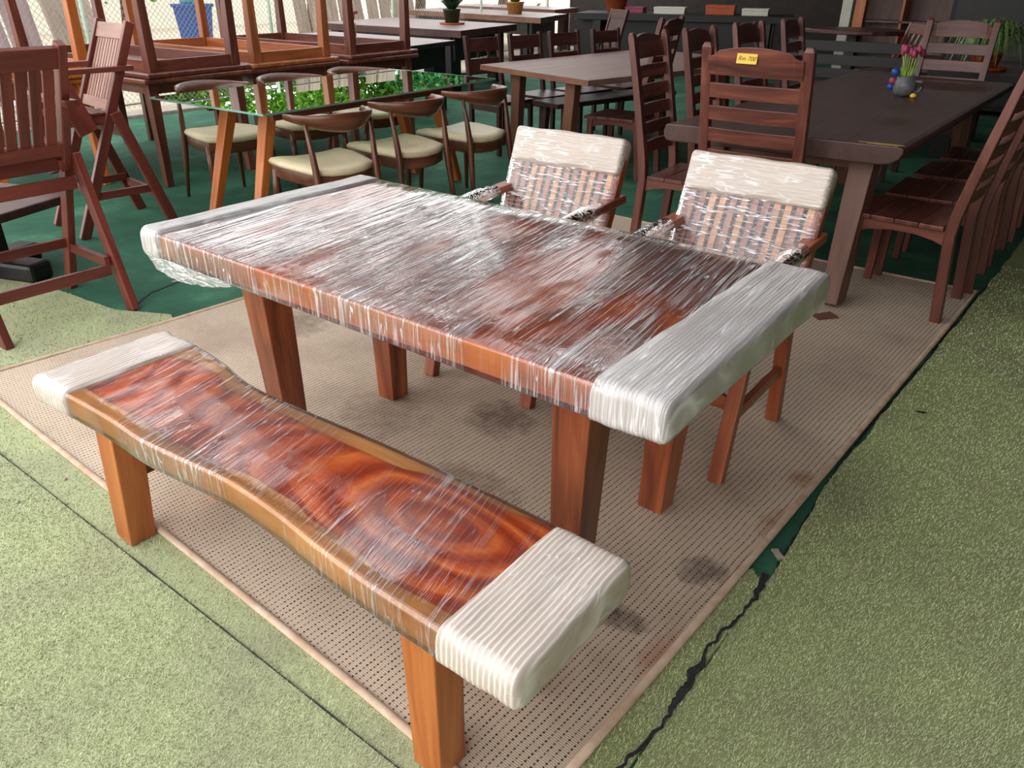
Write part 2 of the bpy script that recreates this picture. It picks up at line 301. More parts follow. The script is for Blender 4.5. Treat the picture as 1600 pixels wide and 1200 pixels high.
# ------------------------------------------------------------------ mesh helpers
def V(*a): return Vector(a)
class MB:
    def __init__(s): s.v = []; s.f = []; s.g = []; s.sm = []
    def add(s, vs, fs, gs, smooth=False):
        b = len(s.v); s.v += [tuple(p) for p in vs]; s.g += [tuple(p) for p in gs]
        s.f += [tuple(b + i for i in f) for f in fs]; s.sm += [smooth] * len(fs)
    def beam(s, p0, p1, w0, d0, w1=None, d1=None, up=(0, 0, 1)):
        """tapered bar; w is the size across `up`, d the size along `up`."""
        p0 = Vector(p0); p1 = Vector(p1); w1 = w0 if w1 is None else w1; d1 = d0 if d1 is None else d1
        a = (p1 - p0); L = a.length; a.normalize(); u = Vector(up)
        sd = a.cross(u)
        if sd.length < 1e-4: sd = a.cross(Vector((0, 1, 0)))
        sd.normalize(); th = sd.cross(a).normalized()
        vs = []; gs = []; o = random.random() * 3
        for p, ww, dd, l in ((p0, w0, d0, 0), (p1, w1, d1, L)):
            for (i, j) in ((-1, -1), (1, -1), (1, 1), (-1, 1)):
                vs.append(p + sd * (i * ww / 2) + th * (j * dd / 2)); gs.append((l + o, i * ww / 2 + o, j * dd / 2))
        s.add(vs, [(3, 2, 1, 0), (4, 5, 6, 7), (0, 1, 5, 4), (1, 2, 6, 5), (2, 3, 7, 6), (3, 0, 4, 7)], gs)
        return s
    def box(s, x0, x1, y0, y1, z0, z1):
        d = (x1 - x0, y1 - y0, z1 - z0); k = d.index(max(d)); cx, cy, cz = (x0 + x1) / 2, (y0 + y1) / 2, (z0 + z1) / 2
        if k == 0: s.beam((x0, cy, cz), (x1, cy, cz), d[1], d[2])
        elif k == 1: s.beam((cx, y0, cz), (cx, y1, cz), d[0], d[2])
        else: s.beam((cx, cy, z0), (cx, cy, z1), d[0], d[1], up=(0, 1, 0))
        return s
    def prism(s, poly, z0, z1, axis='z', ga=0):
        """extrude a 2D polygon; axis z: poly in xy; axis y: poly in xz; axis x: poly in yz."""
        n = len(poly); vs = []
        for z in (z0, z1):
            for a, b in poly:
                vs.append((a, b, z) if axis == 'z' else ((a, z, b) if axis == 'y' else (z, a, b)))
        fs = [tuple(range(n - 1, -1, -1)), tuple(range(n, 2 * n))] + [(i, (i + 1) % n, n + (i + 1) % n, n + i) for i in range(n)]
        gs = [((p[0], p[1], p[2]) if ga == 0 else ((p[1], p[0], p[2]) if ga == 1 else (p[2], p[0], p[1]))) for p in vs]
        s.add(vs, fs, gs); return s
    def loft(s, rings, caps=True, closed=True, ga=None, smooth=True):
        n = len(rings[0]); vs = [p for r in rings for p in r]; fs = []
        for i in range(len(rings) - 1):
            for j in range(n if closed else n - 1):
                a = i * n + j; b = i * n + (j + 1) % n
                fs.append((a, b, b + n, a + n))
        if caps and closed: fs += [tuple(range(n - 1, -1, -1)), tuple((len(rings) - 1) * n + k for k in range(n))]
        gs = [ga(Vector(p)) if ga else (p[0], p[1], p[2]) for p in vs]
        s.add(vs, fs, gs, smooth); return s
    def tube(s, pts, rad, n=8, sq=1.0, up=(0, 0, 1)):
        """round bar through points with a radius each; sq squashes across."""
        pts = [Vector(p) for p in pts]; rings = []; L = 0; ls = []
        for i, p in enumerate(pts):
            a = (pts[min(i + 1, len(pts) - 1)] - pts[max(i - 1, 0)]).normalized()
            u = Vector(up); sd = a.cross(u)
            if sd.length < 1e-3: sd = a.cross(Vector((0, 1, 0)))
            sd.normalize(); th = sd.cross(a).normalized()
            r = rad[i] if isinstance(rad, (list, tuple)) else rad
            if i: L += (p - pts[i - 1]).length
            ls.append(L)
            rings.append([p + sd * (math.cos(t) * r * sq) + th * (math.sin(t) * r) for t in [2 * PI * k / n for k in range(n)]])
        m = len(rings); b = len(s.v)
        s.loft(rings)
        for i in range(m):
            for k in range(n): s.g[b + i * n + k] = (ls[i], math.cos(2 * PI * k / n) * .03, math.sin(2 * PI * k / n) * .03)
        return s
    def build(s, name, mat, parent=None, bevel=0.0, seg=2, smooth_all=False, kind=None, solid=0.0):
        me = bpy.data.meshes.new(name); me.from_pydata(s.v, [], s.f)
        a = me.attributes.new('grain', 'FLOAT_VECTOR', 'POINT'); a.data.foreach_set('vector', np.array(s.g, dtype=np.float32).ravel())
        sm = [True] * len(s.f) if smooth_all else s.sm
        me.polygons.foreach_set('use_smooth', sm); me.materials.append(mat); me.update()
        o = bpy.data.objects.new(name, me); col.objects.link(o)
        if parent: o.parent = parent
        if bevel:
            b = o.modifiers.new('bevel', 'BEVEL'); b.width = bevel; b.segments = seg; b.limit_method = 'ANGLE'; b.angle_limit = 0.6
        if kind: o['kind'] = kind
        return o

def tag(o, label=None, cat=None, group=None, kind=None):
    if label: o['label'] = label
    if cat: o['category'] = cat
    if group: o['group'] = group
    if kind: o['kind'] = kind
    return o
def thing(name, label, cat, loc=(0, 0, 0), rz=0.0, group=None):
    o = bpy.data.objects.new(name, None); o.empty_display_size = 0.1; col.objects.link(o)
    o.location = loc; o.rotation_euler = (0, 0, rz); return tag(o, label, cat, group)
def copy_tree(o, parent=None, loc=None, rz=None, label=None, group=None):
    c = o.copy(); col.objects.link(c)
    if parent: c.parent = parent
    if loc is not None: c.location = loc
    if rz is not None: c.rotation_euler = (0, 0, rz)
    if label: c['label'] = label
    if group: c['group'] = group
    for ch in list(o.children): copy_tree(ch, c)
    return c
def struct(o): o['kind'] = 'structure'; return o

# ------------------------------------------------------------------ the setting
floor = struct(MB().box(-7.35, 6.0, -4.0, 15.0, -0.06, 0.0).build('floor', M['carpet']))
ground = struct(MB().box(-60, -7.35, -30, 60, -0.10, -0.03).build('ground', M['sand']))
g2 = struct(MB().box(-7.35, 40, -30, -4.0, -0.10, -0.03).build('ground', M['conc']))
lip = struct(MB().box(-7.6, -7.35, -4.0, 15, -0.09, 0.035).build('trim_1', M['conc'], bevel=0.01))

def wobble_poly(pts, amp, seed=0, n=14):
    outp = []
    for i in range(len(pts)):
        a = Vector(pts[i][:2]); b = Vector(pts[(i + 1) % len(pts)][:2]); wv_ = pts[i][2] if len(pts[i]) > 2 else 0
        k = max(2, int((b - a).length * n)) if wv_ else 1
        nr = Vector((-(b - a).y, (b - a).x)); nr.normalize()
        for j in range(k):
            t = j / k; p = a.lerp(b, t)
            if wv_ and 0 < t < 1:
                p = p + nr * (noise.noise(Vector((p.x * 6, p.y * 6, seed))) * amp * wv_ + noise.noise(Vector((p.x * 23, p.y * 23, seed))) * amp * .4 * wv_)
            outp.append((p.x, p.y))
    return outp
def inside(px, py, poly):
    c = np.zeros(len(px), bool); n = len(poly); j = n - 1
    for i in range(n):
        xi, yi = poly[i]; xj, yj = poly[j]
        cond = ((yi > py) != (yj > py)) & (px < (xj - xi) * (py - yi) / ((yj - yi) + 1e-12) + xi)
        c ^= cond; j = i
    return c
CAMXY = np.array([1.3828, -1.5534])
def turf_piece(poly, mat, blades, seed):
    t = struct(MB().prism(poly, 0.0005, 0.008).build('artificial_turf', mat))
    if not blades: return t
    P = np.array(poly); x0, y0 = P.min(0); x1, y1 = P.max(0)
    x0 = max(x0, -3.0); x1 = min(x1, 3.2); y0 = max(y0, -1.6); y1 = min(y1, 3.4)
    r2 = np.random.default_rng(seed); xs = []; 
    n = blades * 6; x = r2.uniform(x0, x1, n); y = r2.uniform(y0, y1, n)
    # keep what the camera can see, thinning with distance
    dx = x - 1.3828; dy = y + 1.5534; d = np.hypot(dx, dy)
    ca = (dx * F_.x + dy * F_.y) / (math.hypot(F_.x, F_.y) * d + 1e-6); 
    keep = inside(x, y, poly) & (ca > 0.55) & (d > 0.5) & (r2.uniform(0, 1, n) < np.clip((1.6 / d) ** 2, 0.06, 1))
    x = x[keep][:blades]; y = y[keep][:blades]; n = len(x); d = d[keep][:blades]
    th = r2.uniform(0, 2 * PI, n); ln = r2.uniform(.35, 1.0, n); hgt = r2.uniform(0.004, 0.010, n); wd = 0.0009 * np.clip(d / 1.6, 1, 2.4)
    th2 = r2.normal(0.6, 0.9, n); lx = np.cos(th2) * 0.009 * ln; ly = np.sin(th2) * 0.009 * ln
    px_ = -np.sin(th2) * wd; py_ = np.cos(th2) * wd; z0 = np.full(n, 0.007)
    v = np.stack([np.stack([x - px_, y - py_, z0], 1), np.stack([x + px_, y + py_, z0], 1), np.stack([x + lx, y + ly, z0 + hgt], 1)], 1).reshape(-1, 3)
    me = bpy.data.meshes.new('turf_pile'); me.vertices.add(3 * n); me.vertices.foreach_set('co', v.ravel().astype(np.float32))
    me.loops.add(3 * n); me.loops.foreach_set('vertex_index', np.arange(3 * n, dtype=np.int32))
    me.polygons.add(n); me.polygons.foreach_set('loop_start', np.arange(0, 3 * n, 3, dtype=np.int32))
    try: me.polygons.foreach_set('loop_total', np.full(n, 3, dtype=np.int32))
    except Exception: pass
    at_ = me.attributes.new('tint', 'FLOAT', 'POINT'); at_.data.foreach_set('value', np.repeat(r2.beta(2.2, 2.2, n), 3).astype(np.float32))
    me.materials.append(M['blade2'] if 'dusty' in mat.name else M['blade']); me.update(); me.validate()
    ob = bpy.data.objects.new('turf_pile', me); col.objects.link(ob); ob.parent = t; ob['kind'] = 'stuff'
    return t
RX = 1.0
p_right = wobble_poly([(0.945, -3.5, 1), (0.945, 0.0, 1), (0.952, 0.15, 1), (0.940, 0.50, 1), (0.926, 0.80, 1), (0.955, 1.6, 1), (0.992, 2.85, 1), (1.06, 6.0), (6.0, 6.0), (6.0, -3.5)], 0.012, 3)
p_strip = wobble_poly([(0.70, -0.867, 0), (0.944, -0.867, 1), (0.944, 0.10, 0), (0.90, 0.14), (0.70, 0.0)], 0.010, 8)
p_front = wobble_poly([(-4.5, -4.0), (0.944, -4.0, 1), (0.944, -0.868, 1), (-4.5, -0.852, 0)], 0.002, 5)
p_mid = wobble_poly([(-4.5, -0.851, 1), (0.69, -0.867, 0), (0.69, -0.62), (-1.8, -0.56), (-1.8, 0.10, 0), (-1.95, 0.15, 1), (-2.2, 0.02, 1), (-2.95, -0.05), (-4.5, 0.0)], 0.006, 9)
turf_piece(p_right, M['turf'], 150000, 1); turf_piece(p_strip, M['turf'], 14000, 2)
turf_piece(p_front, M['turf_dirty'], 110000, 3); turf_piece(p_mid, M['turf_dirty'], 22000, 4)
def ribbon(name, pts, wfun, z, mat, seed=0):
    mb = MB(); vs = []; n = len(pts)
    for i, p in enumerate(pts):
        a = Vector(pts[min(i + 1, n - 1)]) - Vector(pts[max(i - 1, 0)]); nr = Vector((-a.y, a.x)).normalized(); ww = wfun(i / (n - 1), p)
        for sgn in (-1, 1):
            q_ = Vector(p) + nr * (sgn * ww * (0.6 + 0.8 * abs(noise.noise(Vector((p[0] * 80, p[1] * 80, sgn * 3 + seed))))))
            vs += [(q_.x, q_.y, z)]
    top = vs; bot = [(x, y, z - 0.006) for x, y, _ in vs]
    m_ = len(top); fs = []
    for i in range(n - 1):
        a = 2 * i; fs += [(a, a + 2, a + 3, a + 1), (m_ + a, m_ + a + 1, m_ + a + 3, m_ + a + 2), (a, a + m_, a + 2 + m_, a + 2), (a + 1, a + 3, a + 3 + m_, a + 1 + m_)]
    mb.add(top + bot, fs, top + bot); return struct(mb.build(name, mat))
crk = [(0.940, 0.14), (0.950, 0.037), (0.946, -0.068), (0.932, -0.12), (0.93, -0.187), (0.936, -0.255), (0.937, -0.313), (0.942, -0.376), (0.944, -0.448), (0.941, -0.511), (0.925, -0.589), (0.93, -0.8), (0.94, -1.2)]
def dens(pts, k=14):
    o_ = []
    for a, b in zip(pts[:-1], pts[1:]):
        for j in range(k):
            t = j / k; p = (a[0] + (b[0] - a[0]) * t, a[1] + (b[1] - a[1]) * t)
            o_.append((p[0] + noise.noise(Vector((p[0] * 40, p[1] * 40, 1))) * .008, p[1]))
    return o_ + [pts[-1]]
ribbon('trim_2', dens(crk), lambda t, p: 0.004 + 0.016 * max(0, noise.noise(Vector((p[0] * 3, p[1] * 7, 2)))) * 2, 0.0145, M['tar'])
ribbon('trim_3', dens([(-2.5, -0.853), (0.7, -0.873)], 120), lambda t, p: 0.0003 + 0.012 * max(0, noise.noise(Vector((p[0] * 4, 2, 2))) - .12), 0.0135, M['tar'])
ribbon('trim_4', dens([(0.948, 0.18), (0.935, 0.5), (0.922, 0.8), (0.932, 1.2), (0.95, 1.6), (0.985, 2.85), (1.04, 4.4)], 20), lambda t, p: 0.004, 0.006, M['tar'])
ribbon('trim_5', dens([(-2.1, -0.02), (-2.3, 0.25), (-2.36, 0.62), (-2.6, 1.1)], 12), lambda t, p: 0.008, 0.003, M['tar'])
ribbon('trim_6', dens([(-2.35, 0.40), (-2.40, 0.76)], 8), lambda t, p: 0.022, 0.003, M['greystrip'])
ribbon('trim_7', dens([(-2.9, 0.62), (-1.95, 1.15), (-1.6, 1.9), (-1.5, 2.9)], 12), lambda t, p: 0.005, 0.003, M['tar'])
ribbon('trim_8', dens([(0.918, 0.26), (0.945, 0.225)], 4), lambda t, p: 0.012, 0.010, M['conc'])

# rug
def rug_outline(inset):
    R = []
    i = inset
    right = [(0.815, -1.05), (0.857, -0.55), (0.874, -0.1), (0.891, 0.4), (0.917, 1.2), (0.950, 2.2), (0.972, 2.84)]
    R += [(x - i, max(-1.05, y - (i if k == len(right) - 1 else 0))) for k, (x, y) in enumerate(right)]
    far = [(0.2, 2.83), (-0.6, 2.86), (-1.35, 2.90)]
    R += [(x, y - i) for x, y in far]
    left = [(-1.50, 2.2), (-1.70, 1.4), (-1.84, 0.5), (-1.88, -0.1), (-1.93, -0.62)]
    R += [(x + i, y) for x, y in left]
    near = [(-1.85, -0.70), (-1.4, -0.722), (-0.8, -0.742), (-0.2, -0.765), (0.4, -0.79), (0.78, -0.815)]
    R += [(x, y + i) for x, y in near]
    return R
outl = [(0.845 if abs(x - 0.815) < 1e-6 else x, -0.82 if y == -1.05 else y) for x, y in rug_outline(0.0)]
outl = [p for p in outl]
rug = thing('rug', 'large beige ribbed rug with rows of small dark holes, under the wrapped table', 'rug', (0, 0, 0))
MB().prism(outl, 0.0086, 0.014).build('rug_weave', M['rug'], rug)
mb = MB(); closed = outl + [outl[0]]
pts = [(x, y, 0.0145) for x, y in closed]
mb.tube(pts, 0.0075, 8, 1.5); mb.build('binding', M['binding'], rug)

# unseen roof, skylight gaps and front edge shaped for light, posts, beams; shed walls
roofz = 3.7
RP = [(-7.6, -6.9, 0), (-6.9, -5.9, 1), (-5.9, -4.9, 0), (-4.9, -3.9, 1), (-3.9, -3.0, 0), (-3.0, -2.1, 1), (-2.1, 6.0, 0)]
k = 0
for x0, x1, gap in RP:
    yf = -0.3
    if not gap:
        if x1 > 5: struct(MB().box(0.6, x1, -2.6, 15, roofz, roofz + 0.03).build('ceiling', M['sheet'])); x1 = 0.6  # right-hand roof stretched further forward to darken that side
        struct(MB().box(x0, x1, yf, 15, roofz, roofz + 0.03).build('ceiling', M['sheet']))
    else:
        struct(MB().box(x0, x1, yf, 1.2, roofz, roofz + 0.03).build('ceiling', M['sheet']))
        struct(MB().box(x0, x1, 8.2 if x0 < -4 else 5.4, 15, roofz, roofz + 0.03).build('ceiling', M['sheet']))
for y in (-0.25, 1.2, 2.4, 3.6, 4.8, 6.0, 8.2, 11):
    struct(MB().box(-7.6, 6, y - .05, y + .05, roofz - .16, roofz - .005).build('trim_%d' % (20 + k), M['roofw'])); k += 1
wr = struct(MB().box(3.5, 3.6, -3.6, 15, -0.02, roofz - .2).build('wall_right_blocker', M['wall']))  # unseen wall, brought closer and longer to block light from the right
wb_ = struct(MB().box(-9.5, 3.5, 14.6, 14.7, -0.02, roofz - .2).build('wall_back', M['wall']))

# ------------------------------------------------------------------ wrapped dining table
def rr_section(x, y0, y1, z0, z1, r, n=4, ny=10, off=0.0):
    """rounded rectangle loop in the yz plane, with extra points across."""
    y0 -= off; y1 += off; z0 -= off; z1 += off; P = []
    def arc(cy, cz, a0):
        return [(x, cy + r * math.cos(a0 + PI / 2 * t / n), cz + r * math.sin(a0 + PI / 2 * t / n)) for t in range(n + 1)]
    P += arc(y1 - r, z1 - r, 0)
    P += [(x, y1 - r + (y0 + r - (y1 - r)) * j / ny, z1) for j in range(1, ny)]
    P += arc(y0 + r, z1 - r, PI / 2)
    P += arc(y0 + r, z0 + r, PI)
    P += [(x, y0 + r + (y1 - r - y0 - r) * j / ny, z0) for j in range(1, ny)]
    P += arc(y1 - r, z0 + r, 1.5 * PI)
    return P
def slab_loft(mb, xs, fy0, fy1, fz0, fz1, r, off=0.0, endround=0.0, ripple=0.0, seed=0, gedge=False, sides=(1, 1), open_ends=False):
    rings = []; X0, X1 = xs[0], xs[-1]
    for x in xs:
        o_ = off
        for sgn, xe in ((0, X0), (1, X1)):
            if endround and sides[sgn]:
                d = abs(x - xe)
                if d < endround: o_ = off - (endround - math.sqrt(max(0, endround ** 2 - (endround - d) ** 2)))
        P = rr_section(x, fy0(x), fy1(x), fz0(x), fz1(x), r, off=o_)
        if ripple:
            P = [(p[0] + ripple * noise.noise(Vector((p[0] * 14, p[1] * 14, p[2] * 14 + seed))), p[1] + ripple * noise.noise(Vector((p[0] * 20 + 5, p[1] * 9, p[2] * 20 + seed))), p[2] + ripple * noise.noise(Vector((p[0] * 24 + 9, p[1] * 7, p[2] * 24 + seed)))) for p in P]
        rings.append(P)
    def ga(p):
        if not gedge: return (p.x, p.y, p.z)
        a, b = fy0(p.x), fy1(p.x); v = (p.y - (a + b) / 2) / ((b - a) / 2)
        return (p.x, v, p.z)
    mb.loft(rings, caps=not open_ends, ga=ga)
    return mb
def lins(a, b, n): return [a + (b - a) * i / (n - 1) for i in range(n)]
def endx(a, b, n, e=0.02, left=True, right=True):
    x = lins(a, b, n); ex = [0, .0012, .004, .009, .015]
    o_ = ([a + t for t in ex] if left else [a]) + [v for v in x if a + .018 < v < b - .018] + ([b - t for t in reversed(ex)] if right else [b])
    return o_

T = thing('dining_table', 'long reddish wooden dining table wrapped in clear film with foam-padded ends', 'table', (0, 0, 0))
TX, TY = 0.868, 0.444
c0 = lambda v: (lambda x: v)
fyN = lambda x: -TY + 0.012 + 0.004 * math.sin(x * 5 + 1)
mb = MB(); slab_loft(mb, endx(-TX + .012, TX - .012, 24), fyN, c0(TY - .012), c0(0.682), c0(0.7495), 0.012, gedge=False)
mb.build('tabletop', M['table'], T)
mb = MB(); mb.prism([(-TX + .05, -TY + 0.010), (TX - .05, -TY + 0.010), (TX - .05, -TY + 0.016), (-TX + .05, -TY + 0.016)], 0.686, 0.7455)
mb.build('edge_board', M['edge'], T, 0.002)
for sx in (-1, 1):
    for sy in (-1, 1):
        x1 = sx * (TX - 0.272 - .04); y1 = sy * (TY - 0.174 - .04)
        o = MB().beam((sx * (TX - .29), sy * (TY - .20), 0.684), (x1, y1, 0.0145), 0.105, 0.105, 0.078, 0.078, up=(0, 1, 0)).build('leg', M['leg'], T, 0.003)
MB().box(-TX + .35, TX - .35, -.02, .03, 0.60, 0.682).build('centre_rail', M['leg'], T, .002)
# foam ends
def ends(xa, xb, z0, z1, yo, mat, nm='foam_end', side=(1, 1), seed=0, r=0.02):
    mb = MB(); slab_loft(mb, endx(xa, xb, 40, left=bool(side[0]), right=bool(side[1])), c0(-yo), c0(yo), c0(z0), c0(z1), r, off=0.0, endround=0.016, sides=side, ripple=0.004, seed=seed)
    return mb
o = ends(0.715, TX + .006, 0.668, 0.762, TY + .004, None, side=(0, 1), seed=2, r=.026).build('foam_end', M['foam_y'], T); o['label'] = 'beige foam padding under tight film on the near right end'
o = ends(-TX - .006, -0.775, 0.668, 0.762, TY + .004, None, side=(1, 0), seed=5, r=.026).build('foam_end', M['foam_y'], T); o['label'] = 'pale foam padding under crumpled film on the far left end'
mb = MB(); slab_loft(mb, lins(-0.79, 0.73, 90), c0(-TY), c0(TY), c0(0.677), c0(0.7545), 0.007, ripple=0.0008, seed=1, open_ends=True)
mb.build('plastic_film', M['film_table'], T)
# torn film tails under the left end
rings = []
for i in range(25):
    t = i / 24; x = -.855 + .42 * t; sag = .048 * (math.sin(PI * t ** .6) ** .8 if t < 1 else 0) + .006 * noise.noise(Vector((x * 40, 1, 1)))
    rings.append([(x + .004 * noise.noise(Vector((x * 50, j * .7, 3))), -TY - .003 + .010 * j / 5 + .005 * noise.noise(Vector((x * 36, j, 2))), .685 - (.012 + sag) * j / 5) for j in range(6)])
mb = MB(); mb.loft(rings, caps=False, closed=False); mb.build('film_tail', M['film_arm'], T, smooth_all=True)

# ------------------------------------------------------------------ live-edge bench
B = thing('bench', 'low live-edge slab bench wrapped in film on the rug, in front of the table', 'bench', (0.03, -0.672, 0))
def interp(tab, x):
    n = len(tab)
    for i in range(n - 1):
        (a, va), (b, vb) = tab[i], tab[i + 1]
        if x <= b:
            t = min(1, max(0, (x - a) / (b - a)))
            ma = (vb - tab[max(i - 1, 0)][1]) / (b - tab[max(i - 1, 0)][0]) * (b - a); mb_ = (tab[min(i + 2, n - 1)][1] - va) / (tab[min(i + 2, n - 1)][0] - a) * (b - a)
            return (2*t**3 - 3*t*t + 1) * va + (t**3 - 2*t*t + t) * ma + (-2*t**3 + 3*t*t) * vb + (t**3 - t*t) * mb_
    return tab[-1][1]
bn = [(-.83, -.186), (-.62, -.176), (-.45, -.172), (-.30, -.176), (-.14, -.162), (.0, -.150), (.17, -.156), (.34, -.175), (.52, -.186), (.83, -.190)]
bf = [(-.83, .214), (-.62, .208), (-.48, .190), (-.36, .164), (-.24, .158), (0, .168), (.2, .177), (.5, .176), (.83, .168)]
fy0 = lambda x: interp(bn, x); fy1 = lambda x: interp(bf, x)
bzt = lambda x: 0.4455
mb = MB(); slab_loft(mb, endx(-0.815, 0.815, 60), lambda x: fy0(x) + .004, lambda x: fy1(x) - .004, c0(0.378), bzt, 0.014, gedge=True)
mb.build('slab_seat', M['slab'], B)
mb = MB(); slab_loft(mb, lins(-0.68, 0.68, 90), fy0, fy1, c0(0.374), c0(0.449), 0.009, ripple=0.0006, seed=4, open_ends=True)
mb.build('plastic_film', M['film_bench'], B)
for xa, xb, sd_, sdn, lb in ((0.665, 0.838, (0, 1), 7, 'ribbed beige foam padding on the near right end'), (-0.838, -0.665, (1, 0), 8, 'smooth pale foam padding on the far left end')):
    mb = MB(); slab_loft(mb, endx(xa, xb, 40, left=bool(sd_[0]), right=bool(sd_[1])), lambda x: fy0(x) - .006, lambda x: fy1(x) + .006, c0(0.366), c0(0.456), 0.028, endround=0.016, sides=sd_, ripple=0.004, seed=sdn)
    o = mb.build('foam_end', M['foam_b'], B); o['label'] = lb
for sx in (-1, 1):
    for sy in (-1, 1):
        MB().beam((sx * (.525 if sx < 0 else .585), sy * .125, 0.376), (sx * (.560 if sx < 0 else .600), sy * .135, 0.0145), 0.086, 0.080, 0.074, 0.074, up=(0, 1, 0)).build('leg', M['benchleg'], B, 0.003)
    MB().box(sx * .548 - .014, sx * .548 + .014, -.085, .085, 0.20, 0.27).build('stretcher', M['arm'], B, 0.002)

# ------------------------------------------------------------------ wrapped armchairs (local: faces -y, origin on the floor at the centre)
def armchair(loc, rz, label):
    A = thing('armchair', label, 'chair', loc, rz, 'film-wrapped slatted armchairs at the table')
    hw = 0.228
    for s in (-1, 1):
        MB().beam((s * hw, -.245, 0.0145), (s * hw, -.125, .50), .048, .040, .042, .036, up=(0, 1, 0)).beam((s * hw, -.125, .50), (s * hw, -.105, .632), .042, .036, .04, .034, up=(0, 1, 0)).build('front_leg', M['arm'], A, .003)
        MB().beam((s * hw, .255, 0.0145), (s * hw, .215, .42), .045, .045, .042, .045, up=(0, 1, 0)).beam((s * (hw + .002), .20, .42), (s * (hw + .002), .412, .855), .040, .045, .036, .04, up=(0, 1, 0)).build('rear_leg', M['arm'], A, .003)
        MB().beam((s * (hw + .008), -.21, .648), (s * (hw + .008), .38, .660), .052, .030).build('armrest', M['arm'], A, .004)
        ar = MB(); ar.tube([(s * (hw + .008), -.20, .648), (s * (hw + .008), -.05, .652), (s * (hw + .008), .10, .654), (s * (hw + .008), .20, .656)], [.03, .024, .03, .024], 10, 1.25)
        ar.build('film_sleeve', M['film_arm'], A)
        MB().beam((s * hw, -.19, .22), (s * hw, .24, .22), .022, .04).build('side_stretcher', M['arm'], A, .002)
    MB().beam((-hw, -.175, .26), (hw, -.175, .26), .02, .045).build('front_stretcher', M['arm'], A, .002)
    MB().beam((-hw, -.15, .405), (hw, -.15, .405), .022, .06).build('front_rail', M['arm'], A, .002)
    for i in range(9):
        x = -.2 + i * .05
        MB().beam((x, -.17, .44), (x, .21, .42), .042, .016).build('seat_slat', M['slat1'] if i % 2 else M['slat2'], A, .002)
    # back panel, leaning: from (y .215, z .44) to (y .40, z .875)
    P0 = V(0, .205, .44); P1 = V(0, .388, .850); up_ = (P1 - P0).normalized()
    nrm = V(1, 0, 0).cross(up_)
    MB().beam(V(-.215, P1.y, P1.z - .02), V(.215, P1.y, P1.z - .02), .022, .07, up=up_).build('top_rail', M['arm'], A, .002)
    MB().beam(V(-.215, P0.y, P0.z + .04), V(.215, P0.y, P0.z + .04), .022, .05, up=up_).build('bottom_rail', M['arm'], A, .002)
    for i in range(12):
        x = -.208 + i * .0378
        mt = [M['slat2'], M['slat1'], M['slat2'], M['slat1'], M['slat1'], M['slat2']][(i * 5) % 6]
        MB().beam(V(x, 0, 0) + P0 + up_ * .02, V(x, 0, 0) + P1 - up_ * .03, .0235, .014, up=nrm).build('back_slat', mt, A, .0015)
    # foam over the top rail
    mb = MB(); rings = []
    for x in endx(-.247, .247, 30):
        d = min(abs(x + .247), abs(x - .247)); e = 0.016; sh = (e - math.sqrt(max(0, e * e - (e - min(d, e)) ** 2)))
        c_ = P1 - up_ * .040; hh, tt = .068 - sh, .034 - sh; ring = []
        for (a, b, t0) in ((1, 1, 0), (1, -1, 1), (-1, -1, 2), (-1, 1, 3)):
            for j in range(5):
                an = PI / 2 * j / 4 - t0 * PI / 2
                q_ = c_ + up_ * (a * (hh - .014)) + nrm * (b * (tt - .014)); an2 = {0: (0, 1), 1: (-1, 0), 2: (0, -1), 3: (1, 0)}
                ang = -t0 * PI / 2 + (PI / 2) * (1 - j / 4)
                ring.append(tuple(V(x, 0, 0) + q_ + up_ * (.014 * math.cos(ang)) + nrm * (.014 * math.sin(ang))))
        ring = [(p[0] + .004 * noise.noise(Vector((p[1] * 30, p[2] * 30, x * 5))), p[1] + .003 * noise.noise(Vector((x * 16, p[2] * 40, 2))), p[2] + .004 * noise.noise(Vector((x * 12, p[1] * 30, 7)))) for p in ring]
        rings.append(ring)
    mb.loft(rings); mb.build('foam_end', M['foam_x'], A, smooth_all=True)
    # film round the back panel, open below; slanted lower hem
    mb = MB(); rings = []
    nn = 26
    for i in range(16):
        ring = []
        for side in (-1, 1):
            for j in range(nn):
                x = -.243 + .486 * j / (nn - 1); x = x if side < 0 else -x
                hem = .03 + .10 * max(0, x / .262) ** 2 if side < 0 else .03
                t = i / 15; lo = hem / (P1 - P0).length; tt = lo + (1 - lo) * t
                q_ = P0.lerp(P1, tt)
                wob_ = .003 * noise.noise(Vector((x * 8, q_.z * 60, side)))
                ring.append(tuple(V(x, 0, 0) + q_ + nrm * ((-side) * (-.030) * 1.0 + wob_) if False else V(x, 0, 0) + q_ + nrm * (side * .024 + wob_)))
        rings.append(ring)
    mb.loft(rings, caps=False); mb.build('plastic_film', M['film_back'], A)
    return A
armchair((-.345, .70, 0), math.radians(3), 'film-wrapped slatted wooden armchair on the far side of table, left of the two')
armchair((.415, .695, 0), math.radians(1), 'film-wrapped slatted wooden armchair on the far side of table, right of the two')

